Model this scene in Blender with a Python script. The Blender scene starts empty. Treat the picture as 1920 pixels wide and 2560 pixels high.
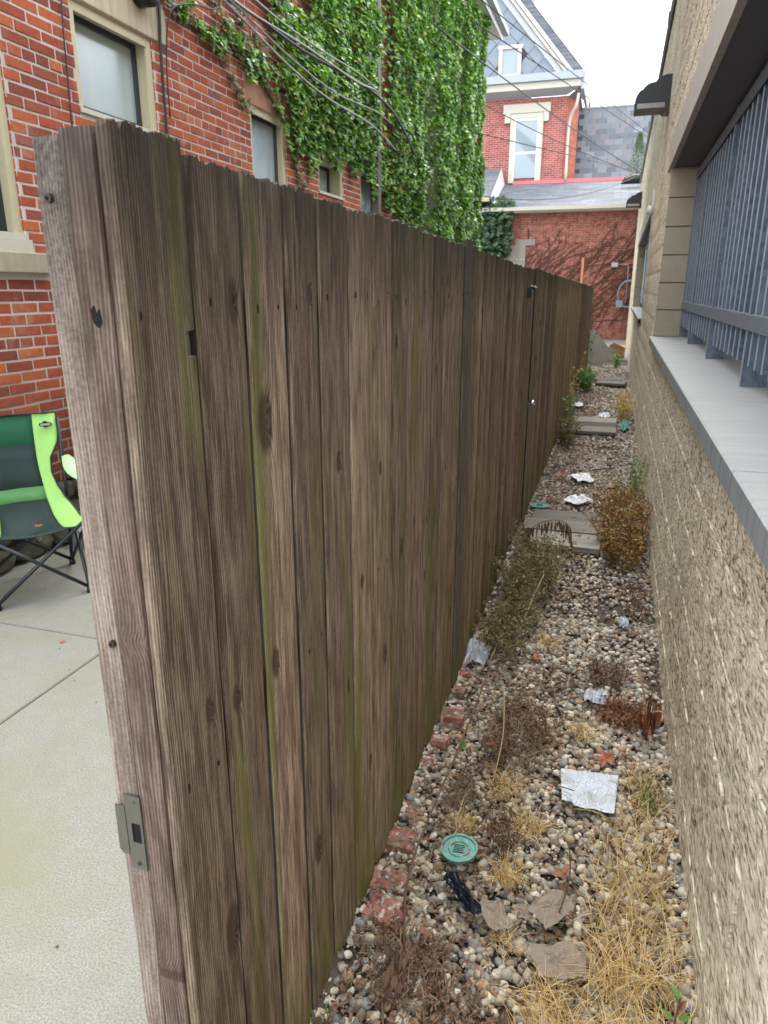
import bpy, math, random
import numpy as np
from mathutils import Vector, Matrix, noise as mnoise

random.seed(7)
rng = np.random.default_rng(11)
SC = bpy.context.scene
COL = SC.collection

# ------------------------------------------------------------------ camera
EYE = Vector((0, 0, 1.65))
YAW = math.radians(17.4); PITCH = math.atan(557 / 1800.0)
fw = Vector((-math.sin(YAW) * math.cos(PITCH), math.cos(YAW) * math.cos(PITCH), -math.sin(PITCH)))
rt = Vector((math.cos(YAW), math.sin(YAW), 0))
up = rt.cross(fw)
cam_d = bpy.data.cameras.new('camera')
cam = bpy.data.objects.new('camera', cam_d)
COL.objects.link(cam)
cam.matrix_world = Matrix(((rt.x, up.x, -fw.x, EYE.x), (rt.y, up.y, -fw.y, EYE.y), (rt.z, up.z, -fw.z, EYE.z), (0, 0, 0, 1)))
cam_d.sensor_fit = 'VERTICAL'; cam_d.sensor_height = 36; cam_d.sensor_width = 27
cam_d.lens = 1800 / 2560 * 36
cam_d.clip_start = 0.05; cam_d.clip_end = 500
cam_d.dof.use_dof = True; cam_d.dof.focus_distance = 1.7; cam_d.dof.aperture_fstop = 9.0
SC.camera = cam

# ------------------------------------------------------------------ world, sun, exposure
SUN_EL, SUN_AZ = math.radians(60), math.radians(2)      # azimuth clockwise from +Y
wd = bpy.data.worlds.new('World'); SC.world = wd; wd.use_nodes = True
nt = wd.node_tree; nt.nodes.clear()
o = nt.nodes.new('ShaderNodeOutputWorld'); bg = nt.nodes.new('ShaderNodeBackground')
sky = nt.nodes.new('ShaderNodeTexSky'); sky.sky_type = 'NISHITA'; sky.sun_disc = False
sky.sun_elevation = SUN_EL; sky.sun_rotation = SUN_AZ
tc = nt.nodes.new('ShaderNodeTexCoord'); nz = nt.nodes.new('ShaderNodeTexNoise'); nz.inputs['Scale'].default_value = 1.6
nz.inputs['Detail'].default_value = 4
cr = nt.nodes.new('ShaderNodeValToRGB')
cr.color_ramp.elements[0].position = .3; cr.color_ramp.elements[0].color = (11.4, 12.3, 13.4, 1)
cr.color_ramp.elements[1].position = .7; cr.color_ramp.elements[1].color = (14.2, 14.8, 15.4, 1)
mx = nt.nodes.new('ShaderNodeMixRGB'); mx.inputs[0].default_value = .88
nt.links.new(tc.outputs['Generated'], nz.inputs['Vector']); nt.links.new(nz.outputs['Fac'], cr.inputs[0])
nt.links.new(sky.outputs[0], mx.inputs[1]); nt.links.new(cr.outputs[0], mx.inputs[2])
nt.links.new(mx.outputs[0], bg.inputs[0]); bg.inputs[1].default_value = 0.1
nt.links.new(bg.outputs[0], o.inputs[0])
sd = bpy.data.lights.new('sun', 'SUN'); sd.energy = 1.5; sd.angle = math.radians(28); sd.color = (1, .96, .9)
so = bpy.data.objects.new('sun', sd); COL.objects.link(so)
sv = Vector((math.sin(SUN_AZ) * math.cos(SUN_EL), math.cos(SUN_AZ) * math.cos(SUN_EL), math.sin(SUN_EL)))
so.rotation_euler = sv.to_track_quat('Z', 'Y').to_euler(); so.location = (0, 0, 30)
SC.view_settings.view_transform = 'Standard'; SC.view_settings.look = 'None'
SC.view_settings.exposure = 1.5; SC.view_settings.gamma = 1
SC.view_settings.use_curve_mapping = False
SC.cycles.max_bounces = 8; SC.cycles.diffuse_bounces = 6


# ------------------------------------------------------------------ helpers
def tag(o, label=None, cat=None, group=None, kind=None):
    if label: o['label'] = label
    if cat: o['category'] = cat
    if group: o['group'] = group
    if kind: o['kind'] = kind
    return o


def empty(name, loc=(0, 0, 0), rz=0):
    e = bpy.data.objects.new(name, None); COL.objects.link(e)
    e.location = loc; e.rotation_euler = (0, 0, rz); e.empty_display_size = .1
    return e


def link(name, me, parent=None, loc=(0, 0, 0), rot=(0, 0, 0), mat=None):
    ob = bpy.data.objects.new(name, me); COL.objects.link(ob)
    ob.location = loc; ob.rotation_euler = rot
    if parent: ob.parent = parent
    if mat and not me.materials: me.materials.append(mat)
    return ob


class MB:
    def __init__(s): s.v = []; s.f = []

    def add(s, vs, fs):
        b = len(s.v); s.v += [tuple(p) for p in vs]; s.f += [tuple(i + b for i in q) for q in fs]; return s

    def box(s, x0, x1, y0, y1, z0, z1, M=None):
        vs = [(x0, y0, z0), (x1, y0, z0), (x1, y1, z0), (x0, y1, z0), (x0, y0, z1), (x1, y0, z1), (x1, y1, z1), (x0, y1, z1)]
        if M: vs = [M @ Vector(p) for p in vs]
        return s.add(vs, [(0, 3, 2, 1), (4, 5, 6, 7), (0, 1, 5, 4), (1, 2, 6, 5), (2, 3, 7, 6), (3, 0, 4, 7)])

    def tube(s, path, r, n=8, cap=True):
        path = [Vector(p) for p in path]; m = len(path)
        rs = r if isinstance(r, (list, tuple)) else [r] * m
        prev = None; vs = []; fs = []
        for i, p in enumerate(path):
            d = (path[min(i + 1, m - 1)] - path[max(i - 1, 0)]).normalized()
            if prev is None:
                a = d.orthogonal().normalized()
            else:
                a = (prev - d * prev.dot(d)).normalized()
            prev = a; b = d.cross(a)
            for k in range(n):
                t = 2 * math.pi * k / n
                vs.append(p + (a * math.cos(t) + b * math.sin(t)) * rs[i])
        for i in range(m - 1):
            for k in range(n):
                fs.append((i * n + k, i * n + (k + 1) % n, (i + 1) * n + (k + 1) % n, (i + 1) * n + k))
        if cap:
            fs.append(tuple(range(n))[::-1]); fs.append(tuple(range((m - 1) * n, m * n)))
        return s.add(vs, fs)

    def prism(s, poly, axis, a0, a1):
        """poly: 2D points; axis 0/1/2 = extrusion axis"""
        def P(u, w, a):
            return {0: (a, u, w), 1: (u, a, w), 2: (u, w, a)}[axis]
        n = len(poly)
        vs = [P(u, w, a0) for u, w in poly] + [P(u, w, a1) for u, w in poly]
        fs = [tuple(range(n))[::-1], tuple(range(n, 2 * n))]
        for i in range(n):
            fs.append((i, (i + 1) % n, n + (i + 1) % n, n + i))
        return s.add(vs, fs)

    def quad(s, a, b, c, d): return s.add([a, b, c, d], [(0, 1, 2, 3)])

    def mesh(s, name, mat=None, smooth=False):
        me = bpy.data.meshes.new(name); me.from_pydata(s.v, [], s.f)
        if smooth: me.polygons.foreach_set('use_smooth', [True] * len(me.polygons))
        if mat: me.materials.append(mat)
        me.update(); return me

    def build(s, name, mat, parent=None, smooth=False, loc=(0, 0, 0), rot=(0, 0, 0)):
        return link(name, s.mesh(name, mat, smooth), parent, loc, rot)


def np_mesh(name, V, F, mat, smooth=False):
    """V (n,3) float, F (m,k) int"""
    me = bpy.data.meshes.new(name)
    k = F.shape[1]
    me.vertices.add(len(V)); me.vertices.foreach_set('co', V.astype(np.float32).ravel())
    me.loops.add(F.size); me.loops.foreach_set('vertex_index', F.astype(np.int32).ravel())
    me.polygons.add(len(F))
    me.polygons.foreach_set('loop_start', np.arange(0, F.size, k, dtype=np.int32))
    me.polygons.foreach_set('loop_total', np.full(len(F), k, dtype=np.int32))
    me.polygons.foreach_set('use_smooth', np.full(len(F), smooth, dtype=bool))
    me.materials.append(mat); me.update(calc_edges=True); me.validate()
    return me


def scatter(base_v, base_f, pos, mats3):
    """stack transformed copies; mats3 (n,3,3)"""
    n = len(pos)
    V = np.einsum('nij,vj->nvi', mats3, base_v) + pos[:, None, :]
    F = base_f[None] + (np.arange(n) * len(base_v))[:, None, None]
    return V.reshape(-1, 3), F.reshape(-1, base_f.shape[1])


def rotmats(n, tilt=3.14, rg=rng):
    a = rg.uniform(0, 2 * np.pi, n); b = rg.uniform(-tilt, tilt, n); c = rg.uniform(-tilt, tilt, n)
    ca, sa, cb, sb, cc, sc_ = np.cos(a), np.sin(a), np.cos(b), np.sin(b), np.cos(c), np.sin(c)
    Z = np.zeros((n, 3, 3)); Z[:, 0, 0] = ca; Z[:, 0, 1] = -sa; Z[:, 1, 0] = sa; Z[:, 1, 1] = ca; Z[:, 2, 2] = 1
    X = np.zeros((n, 3, 3)); X[:, 0, 0] = 1; X[:, 1, 1] = cb; X[:, 1, 2] = -sb; X[:, 2, 1] = sb; X[:, 2, 2] = cb
    Y = np.zeros((n, 3, 3)); Y[:, 1, 1] = 1; Y[:, 0, 0] = cc; Y[:, 0, 2] = sc_; Y[:, 2, 0] = -sc_; Y[:, 2, 2] = cc
    return Z @ X @ Y


# ------------------------------------------------------------------ material kit
class NT:
    def __init__(s, name):
        s.m = bpy.data.materials.new(name); s.m.use_nodes = True
        s.t = s.m.node_tree; s.t.nodes.clear()
        s.out = s.t.nodes.new('ShaderNodeOutputMaterial')
        s.b = s.t.nodes.new('ShaderNodeBsdfPrincipled')
        s.t.links.new(s.b.outputs[0], s.out.inputs[0])

    def n(s, typ, ins=None, **kw):
        nd = s.t.nodes.new(typ)
        for k, v in kw.items(): setattr(nd, k, v)
        for k, v in (ins or {}).items(): s.put(nd.inputs[k], v)
        return nd

    def put(s, sock, v):
        if isinstance(v, bpy.types.Node): v = v.outputs[0]
        if isinstance(v, bpy.types.NodeSocket): s.t.links.new(v, sock)
        elif isinstance(v, (tuple, list)) and len(v) == 3 and sock.type == 'RGBA': sock.default_value = (*v, 1)
        else: sock.default_value = v

    def math(s, op, a, b=0.0, c=None, clamp=False):
        nd = s.n('ShaderNodeMath', operation=op, use_clamp=clamp); s.put(nd.inputs[0], a); s.put(nd.inputs[1], b)
        if c is not None: s.put(nd.inputs[2], c)
        return nd.outputs[0]

    def vmath(s, op, a, b):
        nd = s.n('ShaderNodeVectorMath', operation=op); s.put(nd.inputs[0], a); s.put(nd.inputs[1], b)
        return nd.outputs[0]

    def obj(s): return s.n('ShaderNodeTexCoord').outputs['Object']

    def pos(s): return s.n('ShaderNodeNewGeometry').outputs['Position']

    def noise(s, vec, scale, detail=3, rough=.55, dist=0, out='Fac'):
        nd = s.n('ShaderNodeTexNoise', {'Vector': vec, 'Scale': scale, 'Detail': detail, 'Roughness': rough, 'Distortion': dist})
        return nd.outputs[out]

    def scale(s, vec, x, y, z):
        return s.vmath('MULTIPLY', vec, (x, y, z))

    def ramp(s, fac, stops, interp='LINEAR'):
        nd = s.n('ShaderNodeValToRGB'); r = nd.color_ramp; r.interpolation = interp
        while len(r.elements) < len(stops): r.elements.new(.5)
        for e, (p, c) in zip(r.elements, stops):
            e.position = p; e.color = (*c, 1) if len(c) == 3 else c
        s.put(nd.inputs[0], fac); return nd.outputs[0]

    def mrange(s, v, a, b, c=0.0, d=1.0):
        nd = s.n('ShaderNodeMapRange', {'Value': v, 'From Min': a, 'From Max': b, 'To Min': c, 'To Max': d}); return nd.outputs[0]

    def mix(s, f, a, b, mode='MIX'):
        nd = s.n('ShaderNodeMixRGB', blend_type=mode); s.put(nd.inputs[0], f); s.put(nd.inputs[1], a); s.put(nd.inputs[2], b)
        return nd.outputs[0]

    def sep(s, v): return s.n('ShaderNodeSeparateXYZ', {0: v}).outputs

    def bump(s, h, strength=.5, dist=.01):
        nd = s.n('ShaderNodeBump', {'Height': h, 'Strength': strength, 'Distance': dist}); s.put(s.b.inputs['Normal'], nd); return nd

    def set(s, **kw):
        for k, v in kw.items(): s.put(s.b.inputs[k.replace('_', ' ')], v)
        return s.m


def m_plain(name, col, rough=.6, metal=0, var=.15, scale=30, bump=.2, spec=.4, bd=.003):
    t = NT(name); v = t.obj()
    n = t.noise(v, scale, 4)
    c = t.mix(n, tuple(x * (1 - var) for x in col), tuple(min(1, x * (1 + var)) for x in col))
    if bump: t.bump(n, bump, bd)
    return t.set(Base_Color=c, Roughness=rough, Metallic=metal, Specular_IOR_Level=spec)


def m_wood(name, dark, light, moss=.35, red=.6, top=.8, pale=0.0, far=False):
    t = NT(name); v = t.obj()
    rnd = t.n('ShaderNodeObjectInfo').outputs['Random']
    off = t.vmath('MULTIPLY', t.n('ShaderNodeCombineXYZ', {0: rnd, 1: rnd, 2: rnd}).outputs[0], (3.7, 41.3, 17.9))
    x, y, z = t.sep(v)
    vo = t.vmath('ADD', v, off)
    warp = t.noise(t.scale(vo, 6, 9, 1.1), 1, 2)
    warp2 = t.noise(t.scale(vo, 20, 40, 5), 1, 2)
    # knots, position and size carried by each board
    K = None; core = None
    for a in ('knot_one', 'knot_two'):
        at = t.n('ShaderNodeAttribute', attribute_type='OBJECT', attribute_name=a).outputs['Vector']
        ky, kz, kr = t.sep(at)
        dy = t.math('DIVIDE', t.math('SUBTRACT', y, ky), t.math('ADD', kr, 1e-4))
        dz = t.math('DIVIDE', t.math('SUBTRACT', z, kz), t.math('ADD', t.math('MULTIPLY', kr, 2.1), 1e-4))
        d = t.math('SQRT', t.math('ADD', t.math('MULTIPLY', dy, dy), t.math('MULTIPLY', dz, dz)))
        k = t.math('POWER', 2.718, t.math('MULTIPLY', d, -.95))
        c = t.mrange(d, 1.15, .75)
        K = k if K is None else t.math('ADD', K, k)
        core = c if core is None else t.math('MAXIMUM', core, c)
    ph = t.math('ADD', t.math('MULTIPLY', t.math('ADD', y, x), 1150), t.math('MULTIPLY', warp, 60))
    ph = t.math('ADD', ph, t.math('MULTIPLY', K, 42))
    ph = t.math('ADD', ph, t.math('MULTIPLY', warp2, 4))
    rings = t.math('ADD', t.math('MULTIPLY', t.math('SINE', ph), .5), .5)
    fib = t.noise(t.scale(vo, 500, 520, 14), 1, 3, .6)
    fib2 = t.noise(t.scale(vo, 90, 120, 5), 1, 3, .6)
    big = t.noise(t.scale(vo, 4, 6, 1.2), 1, 3)
    fuzz = t.noise(vo, 160, 3, .7)
    mot = t.noise(t.scale(vo, 30, 62, 6.5), 1, 4, .62)
    f = t.math('ADD', t.math('MULTIPLY', fib, .38), t.math('MULTIPLY', fib2, .24))
    f = t.math('ADD', f, t.math('MULTIPLY', big, .05)); f = t.math('ADD', f, t.math('MULTIPLY', mot, .22)); f = t.math('ADD', f, t.math('MULTIPLY', fuzz, .14))
    f = t.math('ADD', f, t.math('MULTIPLY', rings, t.mrange(mot, .35, .6, .02, .15)))
    col = t.ramp(t.mrange(f, .38, .74), [(0, tuple(c * .6 for c in dark)), (.35, dark), (.75, light), (1, tuple(c * 1.35 for c in light))])
    tone = t.mrange(t.n('ShaderNodeTexWhiteNoise', {'W': rnd}, noise_dimensions='1D').outputs[0], 0, 1, .62, 1.32)
    col = t.mix(1, col, t.n('ShaderNodeCombineXYZ', {0: tone, 1: tone, 2: tone}), 'MULTIPLY')
    # red brown staining, low on the boards
    rs = t.noise(t.scale(vo, 10, 22, 2.2), 1, 3, .6)
    rf = t.math('MULTIPLY', t.mrange(rs, .5, .68), t.mrange(z, 1.2, .2))
    col = t.mix(t.math('MULTIPLY', rf, red), col, (.085, .034, .018))
    # algae
    ms = t.noise(t.scale(vo, 8, 13, .8), 1, 3, .6)
    mf = t.mrange(ms, .52, .64)
    lowm = t.math('MULTIPLY', t.mrange(z, .3, .02), t.mrange(t.noise(vo, 9, 3), .35, .6))
    mf = t.math('MAXIMUM', t.math('MULTIPLY', mf, .75), lowm)
    mf = t.math('MULTIPLY', mf, t.mrange(fib2, .25, .6, .5, 1))
    col = t.mix(t.math('MULTIPLY', mf, moss), col, (.17, .18, .04))
    # dark weathering streaks and blackened tops
    st = t.noise(t.scale(vo, 30, 75, 2.0), 1, 4, .65)
    tp = t.mrange(t.math('ADD', z, t.math('MULTIPLY', t.noise(t.scale(vo, 20, 60, 7), 1, 4), .36)), 1.72, 1.97)
    sf = t.math('MAXIMUM', t.mrange(st, .66, .74), t.math('MULTIPLY', tp, top))
    col = t.mix(t.math('MULTIPLY', sf, .85), col, (.022, .018, .015))
    col = t.mix(t.math('MULTIPLY', core, .8), col, t.mix(rings, (.03, .015, .01), (.10, .06, .045)))
    if pale: col = t.mix(t.math('MULTIPLY', t.mrange(fuzz, .4, .7), pale), col, (.42, .37, .33))
    h = t.math('ADD', t.math('MULTIPLY', rings, .3), t.math('MULTIPLY', fib, .55))
    h = t.math('ADD', h, t.math('MULTIPLY', fib2, .8)); h = t.math('ADD', h, t.math('MULTIPLY', fuzz, .35))
    saw = t.noise(t.vmath('ADD', t.scale(vo, 10, 22, 130), t.n('ShaderNodeCombineXYZ', {2: t.math('MULTIPLY', y, -60)}).outputs[0]), 1, 2)
    h = t.math('ADD', h, t.math('MULTIPLY', saw, .3))
    h = t.math('SUBTRACT', h, t.math('MULTIPLY', sf, .3)); h = t.math('SUBTRACT', h, t.math('MULTIPLY', core, .6))
    t.bump(h, .9, .0032)
    return t.set(Base_Color=col, Roughness=.85, Specular_IOR_Level=.25)


WOOD = m_wood('weathered_cedar', (.18, .122, .088), (.43, .325, .238), moss=1.0, red=.7)
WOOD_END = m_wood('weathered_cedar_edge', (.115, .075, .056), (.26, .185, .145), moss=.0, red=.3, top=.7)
WOOD_POST = m_wood('grey_post_wood', (.16, .115, .088), (.30, .235, .19), moss=.0, red=.15, top=.9, pale=.22)
WOOD_SIDE = m_plain('grimy_seam_shade', (.035, .025, .019), .9, var=.4, scale=60)  # near-black sides: grime, with the seam shade between boards put into the colour
WOOD_GREY = m_wood('silvered_plank', (.20, .18, .155), (.27, .25, .22), moss=.05, red=.1, top=0)
WOOD_LIGHT = m_wood('pale_board', (.16, .13, .105), (.30, .26, .22), moss=.5, red=.2, top=.5)


def m_brick(name, island=False):
    t = NT(name); v = t.obj() if not island else t.pos()
    r = (t.n('ShaderNodeNewGeometry').outputs['Random Per Island'] if island else t.n('ShaderNodeObjectInfo').outputs['Random'])
    col = t.ramp(r, [(0, (.24, .066, .046)), (.3, (.35, .086, .048)), (.6, (.43, .108, .050)), (.85, (.50, .145, .055)), (1, (.22, .066, .06))])
    p = t.pos()
    n = t.noise(p, 35, 5, .65)
    col = t.mix(t.mrange(n, .3, .75, 0, .6), col, t.mix(1, col, (.45, .42, .45), 'MULTIPLY'))
    n2 = t.noise(p, 260, 3, .7)
    col = t.mix(t.mrange(n2, .64, .72, 0, .8), col, (.05, .02, .018))
    n3 = t.noise(p, 4, 4, .6)
    col = t.mix(t.mrange(n3, .56, .72, 0, .35), col, (.45, .33, .27))
    low_dark = t.math('MULTIPLY', t.mrange(t.sep(p)[2], 1.25, .3), .5)  # bricks turn darker towards the bottom of the wall
    col = t.mix(low_dark, col, (.085, .04, .03))
    t.bump(t.math('ADD', n, t.math('MULTIPLY', n2, .4)), .7, .004)
    return t.set(Base_Color=col, Roughness=.9, Specular_IOR_Level=.2)


BRICK = m_brick('red_brick'); BRICK_I = m_brick('red_brick_massed', True)


def m_mortar():
    t = NT('lime_mortar'); p = t.pos()
    n = t.noise(p, 60, 5, .7); n2 = t.noise(p, 1.4, 3)
    c = t.mix(n, (.46, .40, .36), (.70, .62, .56)); c = t.mix(t.mrange(n2, .4, .6), c, t.mix(1, c, (.82, .84, .84), 'MULTIPLY'))
    c = t.mix(t.math('MULTIPLY', t.mrange(t.sep(p)[2], 1.25, .3), .6), c, (.14, .12, .09))
    t.bump(n, .8, .006); return t.set(Base_Color=c, Roughness=.95, Specular_IOR_Level=.15)


MORTAR = m_mortar()


def m_far_brick(name, base, mort, stain=0.0):
    t = NT(name); p = t.pos(); x, y, z = t.sep(p)
    v = t.n('ShaderNodeCombineXYZ', {0: t.math('ADD', x, y), 1: z, 2: 0.0}).outputs[0]
    b = t.n('ShaderNodeTexBrick', {'Vector': v, 'Color1': tuple(c * .78 for c in base), 'Color2': tuple(c * 1.2 for c in base), 'Mortar': mort,
            'Scale': 1.0, 'Mortar Size': .009, 'Mortar Smooth': .2, 'Brick Width': .215, 'Row Height': .072})
    n = t.noise(p, 3, 5, .6); col = t.mix(t.mrange(n, .35, .7), b.outputs[0], t.mix(1, b.outputs[0], (.7, .65, .68), 'MULTIPLY'))
    if stain:
        s1 = t.noise(p, 6, 5, .7, 1.0)
        col = t.mix(t.mrange(s1, .45, .62, 0, stain), col, (.12, .04, .03))
        s2 = t.noise(p, 13, 4, .7)
        col = t.mix(t.mrange(s2, .55, .7, 0, .6), col, (.52, .22, .16))
    t.bump(t.math('ADD', t.math('MULTIPLY', b.outputs[1], -1), t.math('MULTIPLY', n, .5)), .6, .012)
    return t.set(Base_Color=col, Roughness=.9, Specular_IOR_Level=.2)


def m_block():
    t = NT('split_face_block'); p = t.pos()
    s = t.scale(p, 1, .33, 1)
    n1 = t.noise(s, 92, 4, .64, 0); n2 = t.noise(s, 170, 3, .7); n3 = t.noise(s, 1.3, 4, .6)
    vo = t.n('ShaderNodeTexVoronoi', {'Vector': s, 'Scale': 75}).outputs['Distance']
    c = t.ramp(t.mrange(t.math('ADD', t.math('ADD', t.math('MULTIPLY', n1, .62), t.math('MULTIPLY', n2, .22)), t.math('MULTIPLY', t.noise(p, 17, 3, .6), .22)), .42, .64),
               [(0, (.17, .138, .095)), (.25, (.43, .36, .25)), (.5, (.72, .62, .45)), (1, (.90, .82, .65))])
    r = t.n('ShaderNodeObjectInfo').outputs['Random']
    c = t.mix(t.mrange(r, 0, 1, 0, .3), c, t.mix(1, c, (.8, .8, .82), 'MULTIPLY'))
    c = t.mix(t.mrange(n3, .5, .72, 0, .5), c, t.mix(1, c, (.55, .52, .5), 'MULTIPLY'))
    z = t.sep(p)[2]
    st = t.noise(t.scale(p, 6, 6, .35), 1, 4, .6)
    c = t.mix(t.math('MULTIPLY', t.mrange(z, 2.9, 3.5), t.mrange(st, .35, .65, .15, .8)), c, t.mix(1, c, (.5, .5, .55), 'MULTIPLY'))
    t.bump(t.math('ADD', t.math('ADD', n1, t.math('MULTIPLY', n2, .5)), t.math('MULTIPLY', vo, .4)), .9, .009)
    return t.set(Base_Color=c, Roughness=.92, Specular_IOR_Level=.2)


BLOCK = m_block()


def m_concrete(name, a, b, sc=14, streak=0, green=0.0, spk=.25, fs=330):
    t = NT(name); p = t.pos()
    n = t.noise(p, sc, 6, .65); n2 = t.noise(p, fs, 2, .7); n3 = t.noise(p, 1.3, 4, .6)
    c = t.mix(n, a, b); c = t.mix(t.mrange(n2, .35, .7, 0, spk), c, tuple(x * .45 for x in a))
    if green: c = t.mix(t.mrange(n3, .48, .66, 0, green), c, (.17, .17, .10))
    if streak:
        s = t.noise(t.scale(p, 3, 26, 1.4), 1, 4, .6); c = t.mix(t.mrange(s, .45, .68, 0, streak), c, tuple(x * .38 for x in a))
    t.bump(t.math('ADD', n, t.math('MULTIPLY', n2, .5)), .35, .004)
    return t.set(Base_Color=c, Roughness=.85, Specular_IOR_Level=.25)


PATIO = m_concrete('patio_concrete', (.20, .195, .165), (.29, .282, .245), 16, 0, .7, .75, 170)
SILLM = m_concrete('cast_sill', (.34, .34, .335), (.42, .42, .40), 5, .15)
SILLF = m_concrete('cast_sill_front', (.20, .21, .22), (.30, .31, .32), 8, .35)
LINTM = m_concrete('cast_lintel', (.40, .37, .32), (.52, .48, .42), 6, .25)
SMOOTHB = m_concrete('smooth_block', (.34, .29, .205), (.45, .39, .29), 20, 0, 0, .35)
SOFFIT = m_plain('soffit_paint', (.10, .10, .115), .7, var=.2)
STONE = m_concrete('sandstone', (.42, .35, .24), (.60, .50, .36), 7, .35)
STONE_RED = m_concrete('red_sandstone', (.34, .17, .11), (.48, .26, .18), 7, .2)
STONE_SILL = m_concrete('grey_sandstone', (.30, .27, .19), (.46, .41, .30), 12, .2, .2)
TAN = m_plain('tan_paint', (.50, .44, .29), .55, var=.1, scale=18)
TAN_L = m_plain('cream_paint', (.50, .47, .39), .55, var=.08)
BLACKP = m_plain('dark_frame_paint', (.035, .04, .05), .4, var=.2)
WHITEP = m_plain('white_paint', (.62, .63, .62), .5, var=.05)
BLACKM = m_plain('black_fixture_metal', (.014, .015, .018), .38, metal=.2, var=.3)
CABLE = m_plain('cable_rubber', (.02, .02, .022), .45)
CABLE_G = m_plain('grey_cable', (.25, .25, .26), .4)
RUST = m_plain('rusty_iron', (.045, .03, .024), .7, var=.5, scale=300)
HOLE = m_plain('nail_stain', (.006, .005, .005), .95)
STEEL = m_plain('brushed_steel', (.24, .235, .215), .36, metal=.9, var=.15, scale=60)
CHROME = m_plain('chrome', (.7, .7, .7), .12, metal=1, var=.05)


def m_galv():
    t = NT('galvanised_steel'); p = t.pos()
    vo = t.n('ShaderNodeTexVoronoi', {'Vector': t.scale(p, 1, 1, .7), 'Scale': 60}).outputs['Color']
    n = t.noise(p, 9, 3); c = t.mix(t.sep(vo)[0], (.085, .105, .13), (.15, .18, .215)); c = t.mix(t.mrange(n, .4, .7, 0, .4), c, (.13, .155, .19))
    return t.set(Base_Color=c, Roughness=.42, Metallic=.55)


GALV = m_galv(); GALV_E = m_plain('lit_zinc_edge', (.30, .345, .395), .4, metal=.2, var=.15, scale=40)  # sky-lit edges of bars, posts and rails painted paler; GALV faces darkened


def m_glass(name, col, gl=.5, rough=.03):
    t = NT(name); p = t.pos()
    c = t.mix(t.noise(t.scale(p, 1, 5, .6), 1, 3), tuple(x * .7 for x in col), col)
    t.set(Base_Color=c, Roughness=.6)
    g = t.n('ShaderNodeBsdfGlossy', {'Color': (.9, .93, .95), 'Roughness': rough})
    m = t.n('ShaderNodeMixShader', {0: gl, 1: t.b.outputs[0], 2: g.outputs[0]})
    t.t.links.new(m.outputs[0], t.out.inputs[0]); return t.m


GLASS_F = m_glass('frosted_glass', (.50, .60, .62), .3, .25)
GLASS = m_glass('window_glass', (.50, .60, .68), .25)  # pale blue base puts the bright sky reflection into the colour
GLASS_D = m_glass('dark_window_glass', (.03, .035, .035), .22)
GLASS_L = m_glass('curtained_glass', (.26, .32, .35), .08)


def m_leaf(name, stops, rough=.35, trans=.2, bump=True):
    t = NT(name); g = t.n('ShaderNodeNewGeometry')
    c = t.ramp(g.outputs['Random Per Island'], stops)
    t.set(Base_Color=c, Roughness=rough, Specular_IOR_Level=.55)
    if trans:
        tr = t.n('ShaderNodeBsdfTranslucent', {'Color': t.mix(1, c, (1.3, 1.6, .7), 'MULTIPLY')})
        m = t.n('ShaderNodeMixShader', {0: trans, 1: t.b.outputs[0], 2: tr.outputs[0]})
        t.t.links.new(m.outputs[0], t.out.inputs[0])
    return t.m


IVY = m_leaf('ivy_leaf', [(0, (.03, .09, .03)), (.35, (.10, .22, .05)), (.7, (.20, .36, .065)), (.95, (.36, .52, .10)), (1, (.38, .28, .07))], .22, .25)
IVY_OLD = m_leaf('ivy_leaf_olive', [(0, (.05, .06, .02)), (.6, (.12, .15, .04)), (1, (.2, .2, .06))], .5, .2)
STRAW = m_leaf('dry_straw', [(0, (.24, .12, .04)), (.3, (.46, .28, .10)), (.6, (.60, .42, .18)), (1, (.80, .64, .38))], .6, .3)
RUSTW = m_leaf('rust_brown_weed', [(0, (.10, .04, .02)), (.4, (.24, .10, .035)), (.75, (.38, .20, .06)), (.9, (.45, .33, .10)), (1, (.16, .22, .04))], .6, .2)
DEAD = m_leaf('dead_leaf', [(0, (.07, .035, .02)), (.5, (.14, .075, .045)), (1, (.24, .13, .075))], .7, .1)
FADED = m_leaf('faded_weed', [(0, (.06, .04, .02)), (.4, (.14, .10, .05)), (.75, (.21, .18, .08)), (.93, (.34, .29, .13)), (1, (.16, .24, .06))], .7, .2)
GREENW = m_leaf('green_weed', [(0, (.05, .11, .02)), (.6, (.12, .24, .05)), (1, (.25, .38, .14))], .5, .3)
SEED = m_plain('stem_bark', (.12, .07, .045), .8)
DEADP = m_plain('dead_stem_straw', (.30, .22, .13), .8)


def m_gravel():
    t = NT('river_gravel'); g = t.n('ShaderNodeNewGeometry'); r = g.outputs['Random Per Island']
    c = t.ramp(r, [(0, (.34, .32, .28)), (.14, (.17, .145, .115)), (.26, (.50, .47, .41)), (.38, (.25, .245, .235)), (.5, (.36, .28, .19)),
                   (.6, (.62, .60, .55)), (.7, (.16, .165, .16)), (.8, (.42, .38, .32)), (.88, (.30, .20, .14)), (.94, (.27, .29, .31)), (1, (.46, .33, .18))], 'CONSTANT')
    p = t.pos(); n = t.noise(p, 140, 4, .65)
    c = t.mix(n, t.mix(1, c, (.55, .50, .43), 'MULTIPLY'), t.mix(1, c, (1.4, 1.32, 1.2), 'MULTIPLY'))
    t.bump(n, .3, .003); return t.set(Base_Color=c, Roughness=.6, Specular_IOR_Level=.35)


GRAVEL = m_gravel()
SOIL = m_concrete('damp_soil', (.055, .04, .028), (.12, .095, .07), 40, 0, 0, .4)
EARTH = m_concrete('yard_ground', (.16, .14, .11), (.24, .21, .17), 6)


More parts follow.
